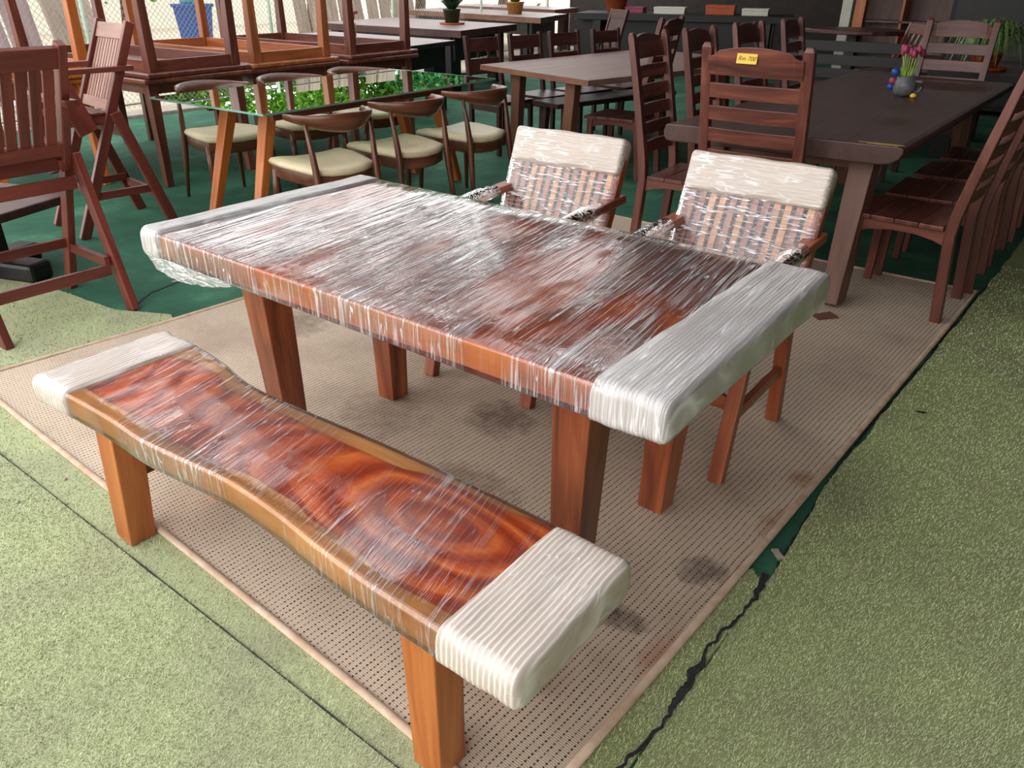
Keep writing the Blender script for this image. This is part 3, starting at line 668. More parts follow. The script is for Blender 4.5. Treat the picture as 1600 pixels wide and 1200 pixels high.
# ------------------------------------------------------------------ ladder-back dining chair (local: faces +y, rear feet at y=0)
def ladder(mat, label, loc, rz, group, H=1.16, W=.43, D=.43, rungs=6, seat=True, name='dining_chair'):
    A = thing(name, label, 'chair', loc, rz, group)
    sh = .45; lean = .13; hw = W / 2 - .022
    yb = lambda z: 0.0 if z < sh else -lean * ((z - sh) / (H - sh)) ** 1.15
    for s in (-1, 1):
        rings = []
        for z in (0.0, .2, .42, .50, .65, .82, 1.0, H - .02, H):
            ext = .012 if z < .2 else 0
            y = yb(z) - (0.035 * (1 - z / .42) if z < .42 else 0); t = .046 if z < .5 else .046 - .012 * (z - .5) / (H - .5)
            k_ = 0.6 if z == H else 1
            rings.append([(s * hw + a * .023 * k_, y + b * t / 2 * k_, z) for a, b in ((-1, -1), (1, -1), (1, 1), (-1, 1))])
        m_ = MB(); m_.loft(rings, smooth=False, ga=lambda p: (p.z, p.x, p.y)); m_.build('back_post', mat, A, .004)
        MB().beam((s * hw, D - .03, 0), (s * hw, D - .035, sh - .02), .036, .036, .044, .044, up=(0, 1, 0)).build('front_leg', mat, A, .003)
        ap = MB(); ap.prism([(.02, sh - .02), (.02, sh - .085), (.06, sh - .07), (.14, sh - .055), (D - .18, sh - .055), (D - .08, sh - .07), (D - .05, sh - .085), (D - .05, sh - .02)], s * hw - .010, s * hw + .010, axis='x', ga=1)
        ap.build('side_apron', mat, A, .002)
    fr = MB(); fr.prism([(-hw + .02, sh - .02), (-hw + .02, sh - .085), (-hw + .08, sh - .058), (hw - .08, sh - .058), (hw - .02, sh - .085), (hw - .02, sh - .02)], D - .045, D - .025, axis='y')
    fr.build('front_apron', mat, A, .002)
    for i in range(4):
        y0 = .03 + i * (D - .01) / 4
        MB().box(-hw - .02, hw + .02, y0, y0 + (D - .01) / 4 - .0025, sh - .02, sh).build('seat_slat', mat, A, .003)
    z0 = sh + .10; zs = H - .13
    n = rungs - 1; gap = (zs - z0) / n
    for i in range(n):
        z = z0 + i * gap; h = gap * .65
        poly = []
        m_ = MB(); rings = []
        for j in range(7):
            x = -hw + .012 + (2 * hw - .024) * j / 6; bow = -.018 * (1 - (x / hw) ** 2)
            y = yb(z + h / 2) + bow
            rings.append([(x, y - .009, z), (x, y + .009, z), (x, y + .009 - (lean * h / (H - sh)), z + h), (x, y - .009 - (lean * h / (H - sh)), z + h)])
        m_.loft(rings, ga=lambda p: (p.x, p.y, p.z), smooth=False); m_.build('back_slat', mat, A, .003)
    m_ = MB(); rings = []
    for j in range(25):
        t = j / 24; x = -hw + .012 + (2 * hw - .024) * t; u = abs(x) / hw
        top = H - .052 if u > .80 else H - .032 + .022 * math.cos(u / .80 * PI / 2)
        if .76 < u <= .80: top = H - .046
        bow = -.018 * (1 - (x / hw) ** 2); y = yb(zs + .05) + bow
        rings.append([(x, y - .010, zs), (x, y + .010, zs), (x, y + .006 - .02, top), (x, y - .014 - .02, top)])
    m_.loft(rings, ga=lambda p: (p.x, p.y, p.z), smooth=False); m_.build('top_slat', mat, A, .002)
    return A
tagc = ladder(M['chair'], 'red-brown ladder-back chair with yellow price tag, at near end of dark table', (0.012, 2.03, 0), math.radians(1), 'ladder-back chairs at the dark table', H=1.17, W=.49)
# price tag
tg = thing('price_tag', 'yellow price tag stuck on the top slat of the nearest ladder-back chair', 'tag', (-.012, 1.868, 1.115), 0)
tg.rotation_euler = (math.radians(-8), 0, math.radians(-1))
MB().box(-.045, .045, -.0022, -.0002, -.020, .020).build('card', M['yellow'], tg)
fc = bpy.data.curves.new('writing', 'FONT'); fc.body = 'Rm 700'; fc.size = 0.025; fc.align_x = 'CENTER'; fc.align_y = 'CENTER'; fc.shear = .3; fc.extrude = .0003
ft = bpy.data.objects.new('tmp', fc); col.objects.link(ft); dg = bpy.context.evaluated_depsgraph_get()
me = bpy.data.meshes.new_from_object(ft.evaluated_get(dg)); bpy.data.objects.remove(ft); me.materials.clear(); me.materials.append(M['ink'])
wo = bpy.data.objects.new('writing', me); col.objects.link(wo); wo.parent = tg; wo.rotation_euler = (PI / 2, 0, 0); wo.location = (0, -.0026, 0)

DG = 'ladder-back chairs at the dark table'
left_lab = ['red-brown ladder-back chair on left side of dark table, nearest of the row', 'ladder-back chair on left side of dark table, second from the front', 'ladder-back chair on left side of dark table, third from the front', 'ladder-back chair on left side of dark table, farthest of the row']
lc = ladder(M['chair'], left_lab[0], (-.715, 2.53, 0), -PI / 2 + math.radians(3), DG, W=.44)
for (x, y, a), lb in zip(((-.70, 3.11, 2), (-.715, 3.86, -2), (-.70, 4.62, 2)), left_lab[1:]):
    copy_tree(lc, loc=(x, y, 0), rz=-PI / 2 + math.radians(a), label=lb)
right_lab = ['ladder-back chair on right side of dark table, nearest one on the rug corner', 'orange-brown ladder-back chair on right side of dark table, second from the front', 'ladder-back chair on right side of dark table, third from the front', 'ladder-back chair on right side of dark table, farthest of the row']
for (x, y, a), lb in zip(((.865, 2.49, -2), (.895, 3.00, 1), (.90, 3.55, -1), (.91, 4.15, 2)), right_lab):
    copy_tree(lc, loc=(x, y, 0), rz=PI / 2 + math.radians(a), label=lb)
ladder(M['chair'], 'red-brown slatted chair at the far end of the dark table', (0.11, 5.52, 0), PI + math.radians(2), DG, H=1.15, W=.50, rungs=5)

# ------------------------------------------------------------------ dark slab table
D = thing('dark_dining_table', 'long dark brown slab table with thick rounded edge and trestle legs', 'table', (0.06, 3.55, 0), 0)
sect = [(-.52, .70), (-.535, .715), (-.54, .74), (-.53, .775), (-.51, .78), (.53, .78), (.552, .772), (.553, .75), (.54, .725), (.51, .704), (.47, .697), (-.50, .697)]
mb = MB(); mb.prism(sect, -1.42, 1.55, axis='y', ga=1)
# slightly skewed front edge
for i, p in enumerate(mb.v):
    if p[1] < -1: mb.v[i] = (p[0], p[1] + .05 * p[0] / .54, p[2])
mb.build('slab_top', M['dslab'], D, .006, 3)
for sy, lean in ((-1, 0), (1, 0)):
    for sx in (-1, 1):
        MB().beam((sx * .36, sy * 1.16, .70), (sx * .38, sy * 1.33, .004 if sy > 0 else .0145), .11, .13, .085, .15, up=(0, 1, 0)).build('leg', M['tleg'], D, .004)
MB().box(-.40, .40, -1.20, -1.12, .63, .698).build('crossbar', M['tleg'], D, .003)
MB().box(-.40, .40, 1.12, 1.20, .63, .698).build('crossbar', M['tleg'], D, .003)
sl = thing('strap', 'thin yellow straps lying across the front corner of the dark table', 'strap', (.52, 2.20, .7805))
for a, b in (((-.10, -.005), (.085, .012)), ((-.06, -.028), (.075, -.012)), ((.06, -.030), (.082, .008))):
    MB().beam((a[0], a[1], .0015), (b[0], b[1], .0015), .005, .002).build('strand', M['brassy'], sl)
# tulip vase
vz = thing('tulip_vase', 'grey round jug of dark pink tulips in the middle of the dark table', 'vase', (.18, 3.90, .7805))
prof = [(.0, .0), (.04, .0), (.062, .02), (.070, .05), (.066, .085), (.05, .108), (.045, .118), (.040, .118), (.044, .10), (.02, .08), (0, .08)]
def lathe(mb, prof, n=20, c=(0, 0, 0)):
    rings = [[(c[0] + r * math.cos(2 * PI * k / n), c[1] + r * math.sin(2 * PI * k / n), c[2] + z) for k in range(n)] for r, z in prof]
    mb.loft(rings, caps=True); return mb
lathe(MB(), prof).build('jug', M['greypot'], vz)
mb = MB(); mb.tube([(.062, -.02, .09), (.098, -.03, .088), (.104, -.03, .06), (.09, -.03, .035), (.064, -.02, .03)], .007, 8); mb.build('handle', M['greypot'], vz)
lathe(MB(), [(0, .0), (.016, .002), (.02, .012), (.012, .024), (0, .026)], 10, (.07, -.05, 0)).build('bead', M['yellow'], vz)
for i in range(11):
    a = i * 2.4; r_ = .008 + .022 * (i / 11) ** .5; tx, ty = math.cos(a) * r_ * 1.9, math.sin(a) * r_ * 1.9; h = .235 + .012 * math.sin(i * 3)
    MB().tube([(tx * .6, ty * .6, .09), (tx * .8, ty * .8, .17), (tx * 1.1, ty * 1.1, h)], .0028, 6).build('stem', M['stem'], vz)
    b_ = lathe(MB(), [(0, 0), (.012, .004), (.0165, .018), (.0145, .034), (.008, .045), (0, .047)], 9, (tx * 1.15, ty * 1.15, h - .004)); b_.build('flower', M['tulip'], vz)
    m_ = MB(); aa = a + 1; m_.loft([[(tx * .6 - .006, ty * .6, .10), (tx * .6 + .006, ty * .6, .10)], [(tx * .6 + math.cos(aa) * .012 - .006, ty * .6 + math.sin(aa) * .012, .135), (tx * .6 + math.cos(aa) * .012 + .006, ty * .6 + math.sin(aa) * .012, .135)], [(tx * .6 + math.cos(aa) * .02, ty * .6 + math.sin(aa) * .02, .165), (tx * .6 + math.cos(aa) * .021, ty * .6 + math.sin(aa) * .02, .166)]], caps=False, closed=False); m_.build('leaf', M['stem'], vz)
for (x, y, z, r_, c_) in ((-.062, -.03, .135, .026, 'blue'), (-.066, -.03, .085, .024, 'tulip'), (-.074, -.03, .05, .020, 'blue')):
    lathe(MB(), [(0, -r_), (r_ * .7, -r_ * .7), (r_, 0), (r_ * .75, r_ * .65), (0, r_ * .8)], 7, (x, y, z)).build('painted_flower', M[c_], vz)

# ------------------------------------------------------------------ glass table and elbow chairs
G = thing('glass_dining_table', 'glass-topped dining table on splayed orange wood legs', 'table', (-2.885, 2.08, 0), math.radians(2))
MB().box(-.53, .53, -1.03, 1.03, .748, .758).build('glass_top', M['glass'], G)
for x0, x1, y0, y1 in ((-.5315, -.53, -1.03, 1.03), (.53, .5315, -1.03, 1.03), (-.5315, .5315, -1.0315, -1.03), (-.5315, .5315, 1.03, 1.0315)):
    MB().box(x0, x1, y0, y1, .7475, .7585).build('glass_edge', M['glassedge'], G)
for sy in (-1, 1):
    for sx in (-1, 1):
        MB().beam((sx * .18, sy * .72, .735), (sx * .22, sy * .95, 0), .085, .07, .055, .05, up=(0, 1, 0)).build('leg', M['orange'], G, .006)
    ar = MB(); ar.prism([(-.17, .735), (-.17, .655), (-.10, .685), (0, .695), (.10, .685), (.17, .655), (.17, .735)], sy * .73 - .018, sy * .73 + .018, axis='y'); ar.build('end_rail', M['orange'], G, .004)
for x in (-.30, .30): MB().box(x - .015, x + .015, -.80, .80, .672, .742).build('long_rail', M['elbow'], G, .004)

def elbow(loc, rz, label, group):
    """local: faces +y, seat centre at the origin"""
    A = thing('elbow_chair', label, 'chair', loc, rz, group)
    for s in (-1, 1):
        MB().tube([(s * .235, .23, 0), (s * .225, .215, .30), (s * .22, .205, .42)], [.012, .021, .019], 8).build('front_leg', M['elbow'], A)
        MB().tube([(s * .215, -.275, 0), (s * .20, -.245, .25), (s * .19, -.225, .42), (s * .195, -.205, .55), (s * .205, -.178, .71)], [.011, .019, .022, .017, .010], 8).build('rear_leg', M['elbow'], A)
    def ring(z, k, r=1.0):
        P = []
        for (x, y) in ((-.235, .24), (-.12, .255), (0, .26), (.12, .255), (.235, .24), (.245, .10), (.225, -.05), (.195, -.19), (.10, -.235), (0, -.25), (-.10, -.235), (-.195, -.19), (-.225, -.05), (-.245, .10)):
            P.append((x * k, y * k, z + (.022 * (y / .24) * -1 if False else 0) + r * .018 * (abs(x) / .24) ** 2))
        return P
    MB().loft([ring(.36, .94), ring(.36, .97), ring(.425, .98), ring(.425, .95)]).build('seat_frame', M['elbow'], A, .004)
    MB().loft([ring(.424, .90), ring(.428, 1.0), ring(.445, 1.02), ring(.462, .97), ring(.470, .82), ring(.470, .4, 0.4)]).build('cushion', M['cream'], A, smooth_all=True)
    # horn-shaped back rail
    rings = []; n = 17
    for i in range(n):
        t = -1 + 2 * i / (n - 1); an = t * 1.12
        x = .272 * math.sin(an); y = .02 - .272 * math.cos(an) - .02 * (1 - t * t)
        if abs(t) > .8: y += (abs(t) - .8) * .35
        z = .735 - .022 * (1 - t * t); hgt = .019 + .040 * (1 - abs(t) ** 1.5); th = .013 + .012 * (1 - abs(t))
        rad = Vector((math.sin(an), -math.cos(an), 0)); tilt = Vector((0, 0, 1)) + rad * .35; tilt.normalize()
        c_ = Vector((x, y, z)); r_ = []
        for k in range(10):
            a = 2 * PI * k / 10; r_.append(tuple(c_ + tilt * (math.sin(a) * hgt) + rad * (math.cos(a) * th)))
        rings.append(r_)
    b_ = MB(); b_.loft(rings, ga=lambda p: (math.atan2(p.x, -p.y) * .27, p.z, (p.x ** 2 + p.y ** 2) ** .5)); b_.build('horn_rail', M['elbow'], A)
    return A
EG = 'cream-seated elbow chairs around the glass table'
e1 = elbow((-2.27, 1.42, 0), PI / 2 + math.radians(-10), 'cream-seated elbow chair on near side of glass table, leftmost of three', EG)
copy_tree(e1, loc=(-2.28, 2.03, 0), rz=PI / 2 + math.radians(-6), label='cream-seated elbow chair on near side of glass table, middle of three')
copy_tree(e1, loc=(-2.28, 2.66, 0), rz=PI / 2 + math.radians(-3), label='cream-seated elbow chair on near side of glass table, rightmost of three')
copy_tree(e1, loc=(-3.56, 1.62, 0), rz=-PI / 2 + math.radians(-8), label='cream-seated elbow chair on far side of glass table, leftmost')
copy_tree(e1, loc=(-3.52, 2.24, 0), rz=-PI / 2 + math.radians(-4), label='cream-seated elbow chair on far side of glass table, middle')
copy_tree(e1, loc=(-3.50, 2.88, 0), rz=-PI / 2 + math.radians(0), label='cream-seated elbow chair on far side of glass table, rightmost')

# ------------------------------------------------------------------ stacked tables: one upright, one inverted on top
def plain_table(label, loc, rz, L, Wd, H, mat, group, inverted=False, z=0.0, inset=.09, leg=.075, topt=.035):
    t = thing('stacked_table', label, 'table', (loc[0], loc[1], z), rz, group)
    f = (lambda h: H - h) if inverted else (lambda h: h)
    zz = sorted((f(H), f(H - topt)))
    MB().box(-L / 2, L / 2, -Wd / 2, Wd / 2, zz[0], zz[1]).build('tabletop', mat, t, .012, 3)
    za = sorted((f(H - topt), f(H - topt - .075)))
    for s in (-1, 1):
        MB().box(-L / 2 + inset, L / 2 - inset, s * (Wd / 2 - inset) - .012, s * (Wd / 2 - inset) + .012, za[0], za[1]).build('long_apron', mat, t, .002)
        MB().box(s * (L / 2 - inset) - .012, s * (L / 2 - inset) + .012, -Wd / 2 + inset, Wd / 2 - inset, za[0], za[1]).build('end_apron', mat, t, .002)
        for q_ in (-1, 1):
            MB().beam((s * (L / 2 - inset), q_ * (Wd / 2 - inset), f(H - topt)), (s * (L / 2 - inset + .015), q_ * (Wd / 2 - inset + .01), f(0)), leg, leg, leg * .72, leg * .72, up=(0, 1, 0)).build('leg', mat, t, .004)
    return t
SG = 'dining tables stacked in pairs beyond the glass table'
nm_ = ['leftmost', 'middle', 'rightmost']
for i, (yc, mt, a) in enumerate(((1.86, 'stack', 2), (2.79, 'stack', -1), (3.74, 'stack', 1))):
    plain_table('red-brown table standing upright, lower one of the %s stacked pair' % nm_[i], (-5.15, yc), math.radians(a), 1.95, .90, .76, M[mt], SG)
    plain_table('red-brown table turned upside down, upper one of the %s stacked pair' % nm_[i], (-5.13, yc), math.radians(a + 1.5), 1.90, .88, .76, M['stack2' if i == 1 else mt], SG, True, .761)
plain_table('orange table standing upright behind the slatted bar chairs', (-5.55, .92), 0, 1.9, .86, .76, M['orange'], 'orange stacked tables')
plain_table('orange table turned upside down on another, behind the slatted bar chairs', (-5.52, .92), .03, 1.9, .86, .76, M['orange'], 'orange stacked tables', True, .761)

# ------------------------------------------------------------------ bar chairs (local: faces +y, rear feet at y=0)
def barchair(mat, mslat, label, loc, rz, W=.50, ns=6, sw=.042):
    A = thing('bar_chair', label, 'chair', loc, rz, 'slatted bar chairs on the left')
    hw = W / 2 - .02
    yl = lambda z: .52 - .52 * z / 1.17
    for s in (-1, 1):
        MB().beam((s * hw, yl(0), 0), (s * hw, yl(1.17), 1.17), .036, .058, .036, .05, up=(0, 1, 0)).build('long_post', mat, A, .004)
        MB().beam((s * (hw + .036), -.02, 0), (s * (hw + .036), .20, .70), .036, .062, .036, .06, up=(0, 1, 0)).build('rear_leg', mat, A, .004)
        MB().beam((s * (hw + .01), .04, .93), (s * (hw + .01), .52, .93), .055, .028).build('armrest', mat, A, .004)
        MB().beam((s * (hw + .01), .47, .92), (s * (hw + .01), .36, .60), .032, .11, up=(0, 1, 0)).build('arm_support', mat, A, .003)
        MB().beam((s * hw, .05, .235), (s * hw, .41, .235), .024, .045).build('side_stretcher', mat, A, .002)
        MB().beam((s * (hw - .02), .20, .655), (s * (hw - .02), .56, .665), .03, .05).build('seat_rail', mat, A, .002)
    for (y, z, h) in ((.04, .20, .05), (.17, .585, .055), (.41, .26, .045), (yl(.64) - .0, .66, .05)):
        MB().beam((-hw, y, z), (hw, y, z), .024, h).build('stretcher', mat, A, .002)
    for z, h in ((1.115, .088), (.73, .06)):
        MB().beam((-hw, yl(z), z), (hw, yl(z), z), .03, h, up=(0, -.4, 1)).build('back_rail', mslat, A, .003)
    for i in range(ns):
        x = -hw + .055 + i * (2 * hw - .11) / (ns - 1)
        MB().beam((x, yl(.74), .74), (x, yl(1.10), 1.10), sw, .014, up=(0, 1, .4)).build('back_slat', mslat, A, .002)
    for i in range(7):
        y = .22 + i * .052
        MB().box(-hw, hw, y, y + .044, .685, .70).build('seat_slat', mat, A, .002)
    return A
barchair(M['bar'], M['bar'], 'large red-brown slatted bar chair at the left edge, seen from behind', (-2.17, -.20, 0), PI / 2 + math.radians(0), .53, 8, .044)
barchair(M['bar'], M['bar2'], 'dark bar chair with a paler slatted back, behind the nearest bar chair', (-3.58, 1.02, 0), PI + math.radians(-6), .46, 9, .028)
lo = thing('low_table', 'dark low table on a thick crossed base, behind the left bar chair', 'table', (-3.22, -.12, 0), math.radians(20))
MB().prism([(-.42, -.25), (-.36, -.31), (.36, -.31), (.42, -.25), (.42, .25), (.36, .31), (-.36, .31), (-.42, .25)], .36, .405).build('tabletop', M['dchair'], lo, .01)
MB().beam((0, 0, .06), (0, 0, .36), .16, .16).build('pedestal', M['black'], lo, .01)
MB().beam((-.36, 0, .05), (.36, 0, .05), .14, .10).build('foot_bar', M['black'], lo, .02); MB().beam((0, -.28, .05), (0, .28, .05), .14, .098).build('foot_bar', M['black'], lo, .02)
MB().beam((-.15, .12, .42), (.25, .20, .42), .06, .03).build('loose_board', M['dchair'], lo, .003)

# ------------------------------------------------------------------ brown table in the middle, its bench and chairs
Mt = thing('brown_dining_table', 'dusty brown plank-edged table between the glass table and dark table', 'table', (0, 0, 0))
mb = MB(); mb.prism([(-3.116, 3.828), (-1.822, 3.48), (-1.35, 5.75), (-2.85, 6.15)], .715, .757, ga=1); mb.build('tabletop', M['mid'], Mt, .003)
mb = MB(); mb.prism([(-3.118, 3.823), (-1.820, 3.473), (-1.818, 3.479), (-3.116, 3.829)], .717, .7555); mb.build('edge_board', M['mide'], Mt)
for a, b in (((-2.78, 3.92), (-2.86, 3.98)), ((-2.12, 3.74), (-2.16, 3.72)), ((-1.75, 5.6), (-1.7, 5.7)), ((-2.6, 5.85), (-2.7, 5.9))):
    MB().beam((a[0], a[1], .716), (b[0], b[1], 0), .09, .09, .075, .075, up=(0, 1, 0)).build('leg', M['mide'], Mt, .004)
bb = thing('dark_bench', 'long dark bench pushed under the brown table', 'bench', (-2.55, 4.95, 0), math.radians(-14))
MB().box(-.17, .17, -.75, .75, .41, .45).build('seat_board', M['dchair'], bb, .004)
for sy in (-1, 1):
    for sx in (-1, 1): MB().beam((sx * .12, sy * .62, .41), (sx * .14, sy * .64, 0), .05, .05, up=(0, 1, 0)).build('leg', M['dchair'], bb, .003)
def short_chair(label, loc, rz, group):
    A = thing('short_back_chair', label, 'chair', loc, rz, group); hw = .19; mt = M['dchair']
    for s in (-1, 1):
        MB().beam((s * hw, .0, 0), (s * hw, .0, .45), .036, .04, up=(0, 1, 0)).beam((s * hw, 0, .44), (s * hw, -.07, .95), .036, .04, up=(0, 1, 0)).build('back_post', mt, A, .003)
        MB().beam((s * hw, .36, 0), (s * hw, .36, .42), .036, .036, up=(0, 1, 0)).build('front_leg', mt, A, .003)
        MB().beam((s * .06, -.045, .77), (s * .06, -.05, .83), .028, .012, up=(0, 1, 0)).build('spindle', mt, A)
        MB().beam((s * hw, 0, .385), (s * hw, .36, .385), .02, .05).build('side_apron', mt, A, .002)
    MB().beam((-hw, -.060, .875), (hw, -.060, .875), .016, .11, up=(0, -.14, 1)).build('top_panel', mt, A, .003)
    MB().beam((-hw, -.036, .70), (hw, -.036, .70), .016, .13, up=(0, -.14, 1)).build('lower_panel', mt, A, .003)
    MB().box(-hw - .015, hw + .015, -.01, .40, .42, .45).build('seat', mt, A, .004)
    return A
CG = 'dark short-backed chairs along the far side of the brown table'
sc1 = short_chair('dark short-backed chair beyond brown table, leftmost of the row', (-3.35, 4.2, 0), -PI / 2 - .15, CG)
for (x, y), lb in zip(((-3.27, 4.72), (-3.18, 5.22), (-3.06, 5.78)), ('second from left', 'third from left', 'rightmost')):
    copy_tree(sc1, loc=(x, y, 0), rz=-PI / 2 - .15, label='dark short-backed chair beyond brown table, %s in the row' % lb)
ladder(M['chair'], 'ladder-back chair pulled up to the right side of the brown table', (-1.66, 4.10, 0), PI / 2 + .1, 'ladder-back chairs at the brown table', W=.43)
EOF_MARK = 0

# ------------------------------------------------------------------ slab tables in the distance
def slab_table(name, label, pts, z, t, mtop, medge, group=None, legs=None, wavy=0.0, seed=0, deep=0.0):
    c_ = Vector((sum(p[0] for p in pts) / 4, sum(p[1] for p in pts) / 4)); A = thing(name, label, 'table', (c_.x, c_.y, 0), 0, group)
    loc = [(p[0] - c_.x, p[1] - c_.y, 1) for p in pts]
    poly = wobble_poly(loc, wavy, seed, 5) if wavy else [p[:2] for p in loc]
    MB().prism(poly, z - .004, z).build('tabletop', mtop, A)
    MB().prism([(x * .999, y * .999) for x, y in poly], z - t, z - .004).build('slab_edge', medge, A, .004)
    if deep: MB().prism([(p[0] * .86, p[1] * .86) for p in loc], z - t - deep, z - t - .001).build('apron', legs or medge, A, .004)
    for p in loc:
        q_ = (p[0] * .78, p[1] * .78); lm = legs or medge
        MB().beam((q_[0], q_[1], z - t), (q_[0], q_[1], 0 if pts[0][0] > -7.2 else -.03), .16, .20, up=(0, 1, 0)).build('leg', lm, A, .004)
    return A
BGG = 'slab tables in the background'
slab_table('slab_table', 'greyish low slab table right behind the stacked tables, flowers on it', [(-7.15, 4.65), (-4.78, 4.55), (-5.0, 5.64), (-7.15, 5.7)], .76, .05, M['grey'], M['black'], BGG, deep=.22)
slab_table('slab_table', 'black-sided live-edge slab table with the potted plant', [(-8.6, 6.66), (-5.84, 6.70), (-6.24, 8.4), (-8.9, 8.5)], .78, .09, M['grey'], M['dchair'], BGG, M['black'], .03, 4, deep=.30)
slab_table('slab_table', 'long pale-topped slab table with a thick brown edge near the top', [(-10.9, 10.9), (-7.04, 10.1), (-7.6, 11.7), (-11.2, 12.4)], .78, .09, M['grey'], M['tleg'], BGG, M['black'], .03, 9, deep=.20)
slab_table('slab_table', 'farthest pale slab table, a narrow strip at the top', [(-11.6, 12.9), (-8.5, 12.6), (-8.8, 13.9), (-11.8, 14.2)], .80, .09, M['grey'], M['tleg'], BGG, M['dchair'])
ct = slab_table('black_counter', 'long black counter with boxes on it at the top', [(-6.6, 10.5), (-3.3, 11.6), (-3.7, 12.6), (-7.0, 11.5)], .86, .10, M['black'], M['black'], None)
mb = MB(); mb.prism([(-1.60, -.86), (1.55, .02), (1.25, .80), (-1.90, -.08)], .02, .76); mb.build('cabinet_body', M['black'], ct, .004)
slab_table('dark_low_table', 'dark table beyond the far end of the dark dining table', [(-.2, 6.3), (1.9, 6.3), (1.9, 7.6), (-.2, 7.6)], .72, .06, M['dslab'], M['black'], None)
slab_table('dark_plank_bench', 'wide black slatted seat beyond the left chair row', [(-1.55, 6.7), (-.45, 6.7), (-.45, 8.1), (-1.55, 8.1)], .45, .06, M['black'], M['black'], None)
rt_ = thing('oval_table', 'small dark table with a rounded top by the white post', 'table', (-1.75, 9.4, 0))
MB().prism([(math.cos(a) * .62, math.sin(a) * .42) for a in [2 * PI * k / 24 for k in range(24)]], .80, .85).build('tabletop', M['dchair'], rt_, .01)
MB().beam((0, 0, 0), (0, 0, .80), .12, .12).build('pedestal', M['black'], rt_, .01); MB().box(-.3, .3, -.05, .05, 0, .05).build('foot_bar', M['black'], rt_, .01)
# back boards of the dark slatted seat
bs = thing('dark_slatted_bench', 'black slatted bench back left of the tulip vase, beyond the dark table', 'bench', (-.86, 6.05, 0), .06)
for s in (-1, 1): MB().beam((s * .52, 0, 0), (s * .52, .06, .92), .05, .05, up=(0, 1, 0)).build('post', M['dchair'], bs, .003); MB().beam((s * .52, .40, 0), (s * .52, .40, .42), .05, .05, up=(0, 1, 0)).build('leg', M['dchair'], bs, .003)
for i in range(4): MB().beam((-.5, .035 + i * .008, .55 + i * .11), (.5, .035 + i * .008, .55 + i * .11), .02, .085).build('back_slat', M['black'], bs, .003)
MB().box(-.55, .55, 0, .42, .40, .44).build('seat', M['black'], bs, .003)

def far_chair(label, loc, rz, mt, group=None, H=1.0, n=6):
    A = thing('slatted_chair', label, 'chair', loc, rz, group); hw = .22
    for s in (-1, 1):
        MB().beam((s * hw, 0, 0), (s * hw, 0, .45), .04, .04, up=(0, 1, 0)).beam((s * hw, 0, .44), (s * hw, -.16, H), .04, .035, up=(0, 1, 0)).build('back_post', mt, A, .003)
        MB().beam((s * hw, .4, 0), (s * hw, .4, .42), .04, .04, up=(0, 1, 0)).build('front_leg', mt, A, .003)
    MB().beam((-hw, -.14, H - .06), (hw, -.14, H - .06), .02, .11, up=(0, -.2, 1)).build('top_rail', mt, A, .003); MB().beam((-hw, -.03, .55), (hw, -.03, .55), .02, .06).build('low_rail', mt, A, .003)
    for i in range(n): MB().beam((-hw + .05 + i * (2 * hw - .1) / (n - 1), -.035, .57), (-hw + .05 + i * (2 * hw - .1) / (n - 1), -.135, H - .10), .045, .014, up=(0, 1, 0)).build('back_slat', mt, A, .002)
    MB().box(-hw, hw, -.01, .43, .42, .45).build('seat', mt, A, .003)
    return A
far_chair('red-brown chair with solid slatted back, beyond the brown table', (-4.62, 8.3, 0), PI - .55, M['dchair'], None, 1.02, 8)
far_chair('brown folding-type chair leaning back, beside the small oval table', (-1.05, 9.0, 0), 2.3, M['chair'], None, .95, 4)
far_chair('dark chair behind the farthest ladder-backs, facing the counter', (-1.75, 6.6, 0), -1.2, M['dchair'], None, 1.02, 4)

def potted(name, label, loc, r, h, mpot, mleaf, n, lh, spread, droop=0.0, cat='plant', saucer=None, seed=1, lw=.012):
    A = thing(name, label, cat, loc); lathe(MB(), [(0, 0), (r * .72, 0), (r * .95, h * .9), (r, h * .9), (r, h), (r * .85, h), (r * .82, h * .85), (0, h * .82)], 16).build('pot', mpot, A)
    if saucer: lathe(MB(), [(0, -.001), (r * 1.3, -.001), (r * 1.45, .025), (r * 1.35, .025), (r * 1.2, .006), (0, .006)], 16).build('saucer', saucer, A)
    rr = random.Random(seed); mb = MB()
    for i in range(n):
        a = rr.uniform(0, 2 * PI); L = lh * rr.uniform(.6, 1.1); sp_ = spread * rr.uniform(.2, 1); P = []
        for k_ in range(6):
            t = k_ / 5; rad_ = sp_ * t + .2 * r; zz = h * .85 + L * (t - droop * t * t * t * (1.1 + sp_))
            w_ = lw * math.sin(PI * min(1, t * .9 + .12)) + .001
            c_ = Vector((math.cos(a) * rad_, math.sin(a) * rad_, zz)); s_ = Vector((-math.sin(a), math.cos(a), 0)) * w_
            P.append([tuple(c_ - s_), tuple(c_ + s_)])
        mb.loft(P, caps=False, closed=False)
    mb.build('foliage', mleaf, A, kind='stuff'); return A
potted('spider_plant', 'arching spider plant in an orange saucer behind the far end chair', (.17, 6.62, .721), .13, .14, M['terra'], M['spider'], 150, .66, .46, .72, saucer=M['terra'], seed=3, lw=.011)
potted('potted_plant', 'dark leafy plant in a green pot with brown saucer, on a slab table', (-6.86, 7.68, .7805), .13, .20, M['dleaf'], M['dleaf'], 90, .34, .26, .3, saucer=M['terra'], seed=5, lw=.03)
potted('grassy_pot_plant', 'grassy plant in an ochre pot on the long pale slab table', (-8.2, 10.9, .7805), .17, .2, plain('ochre_pot', (196, 140, 70), .6), M['leaf'], 70, .4, .3, .4, seed=6, lw=.02)
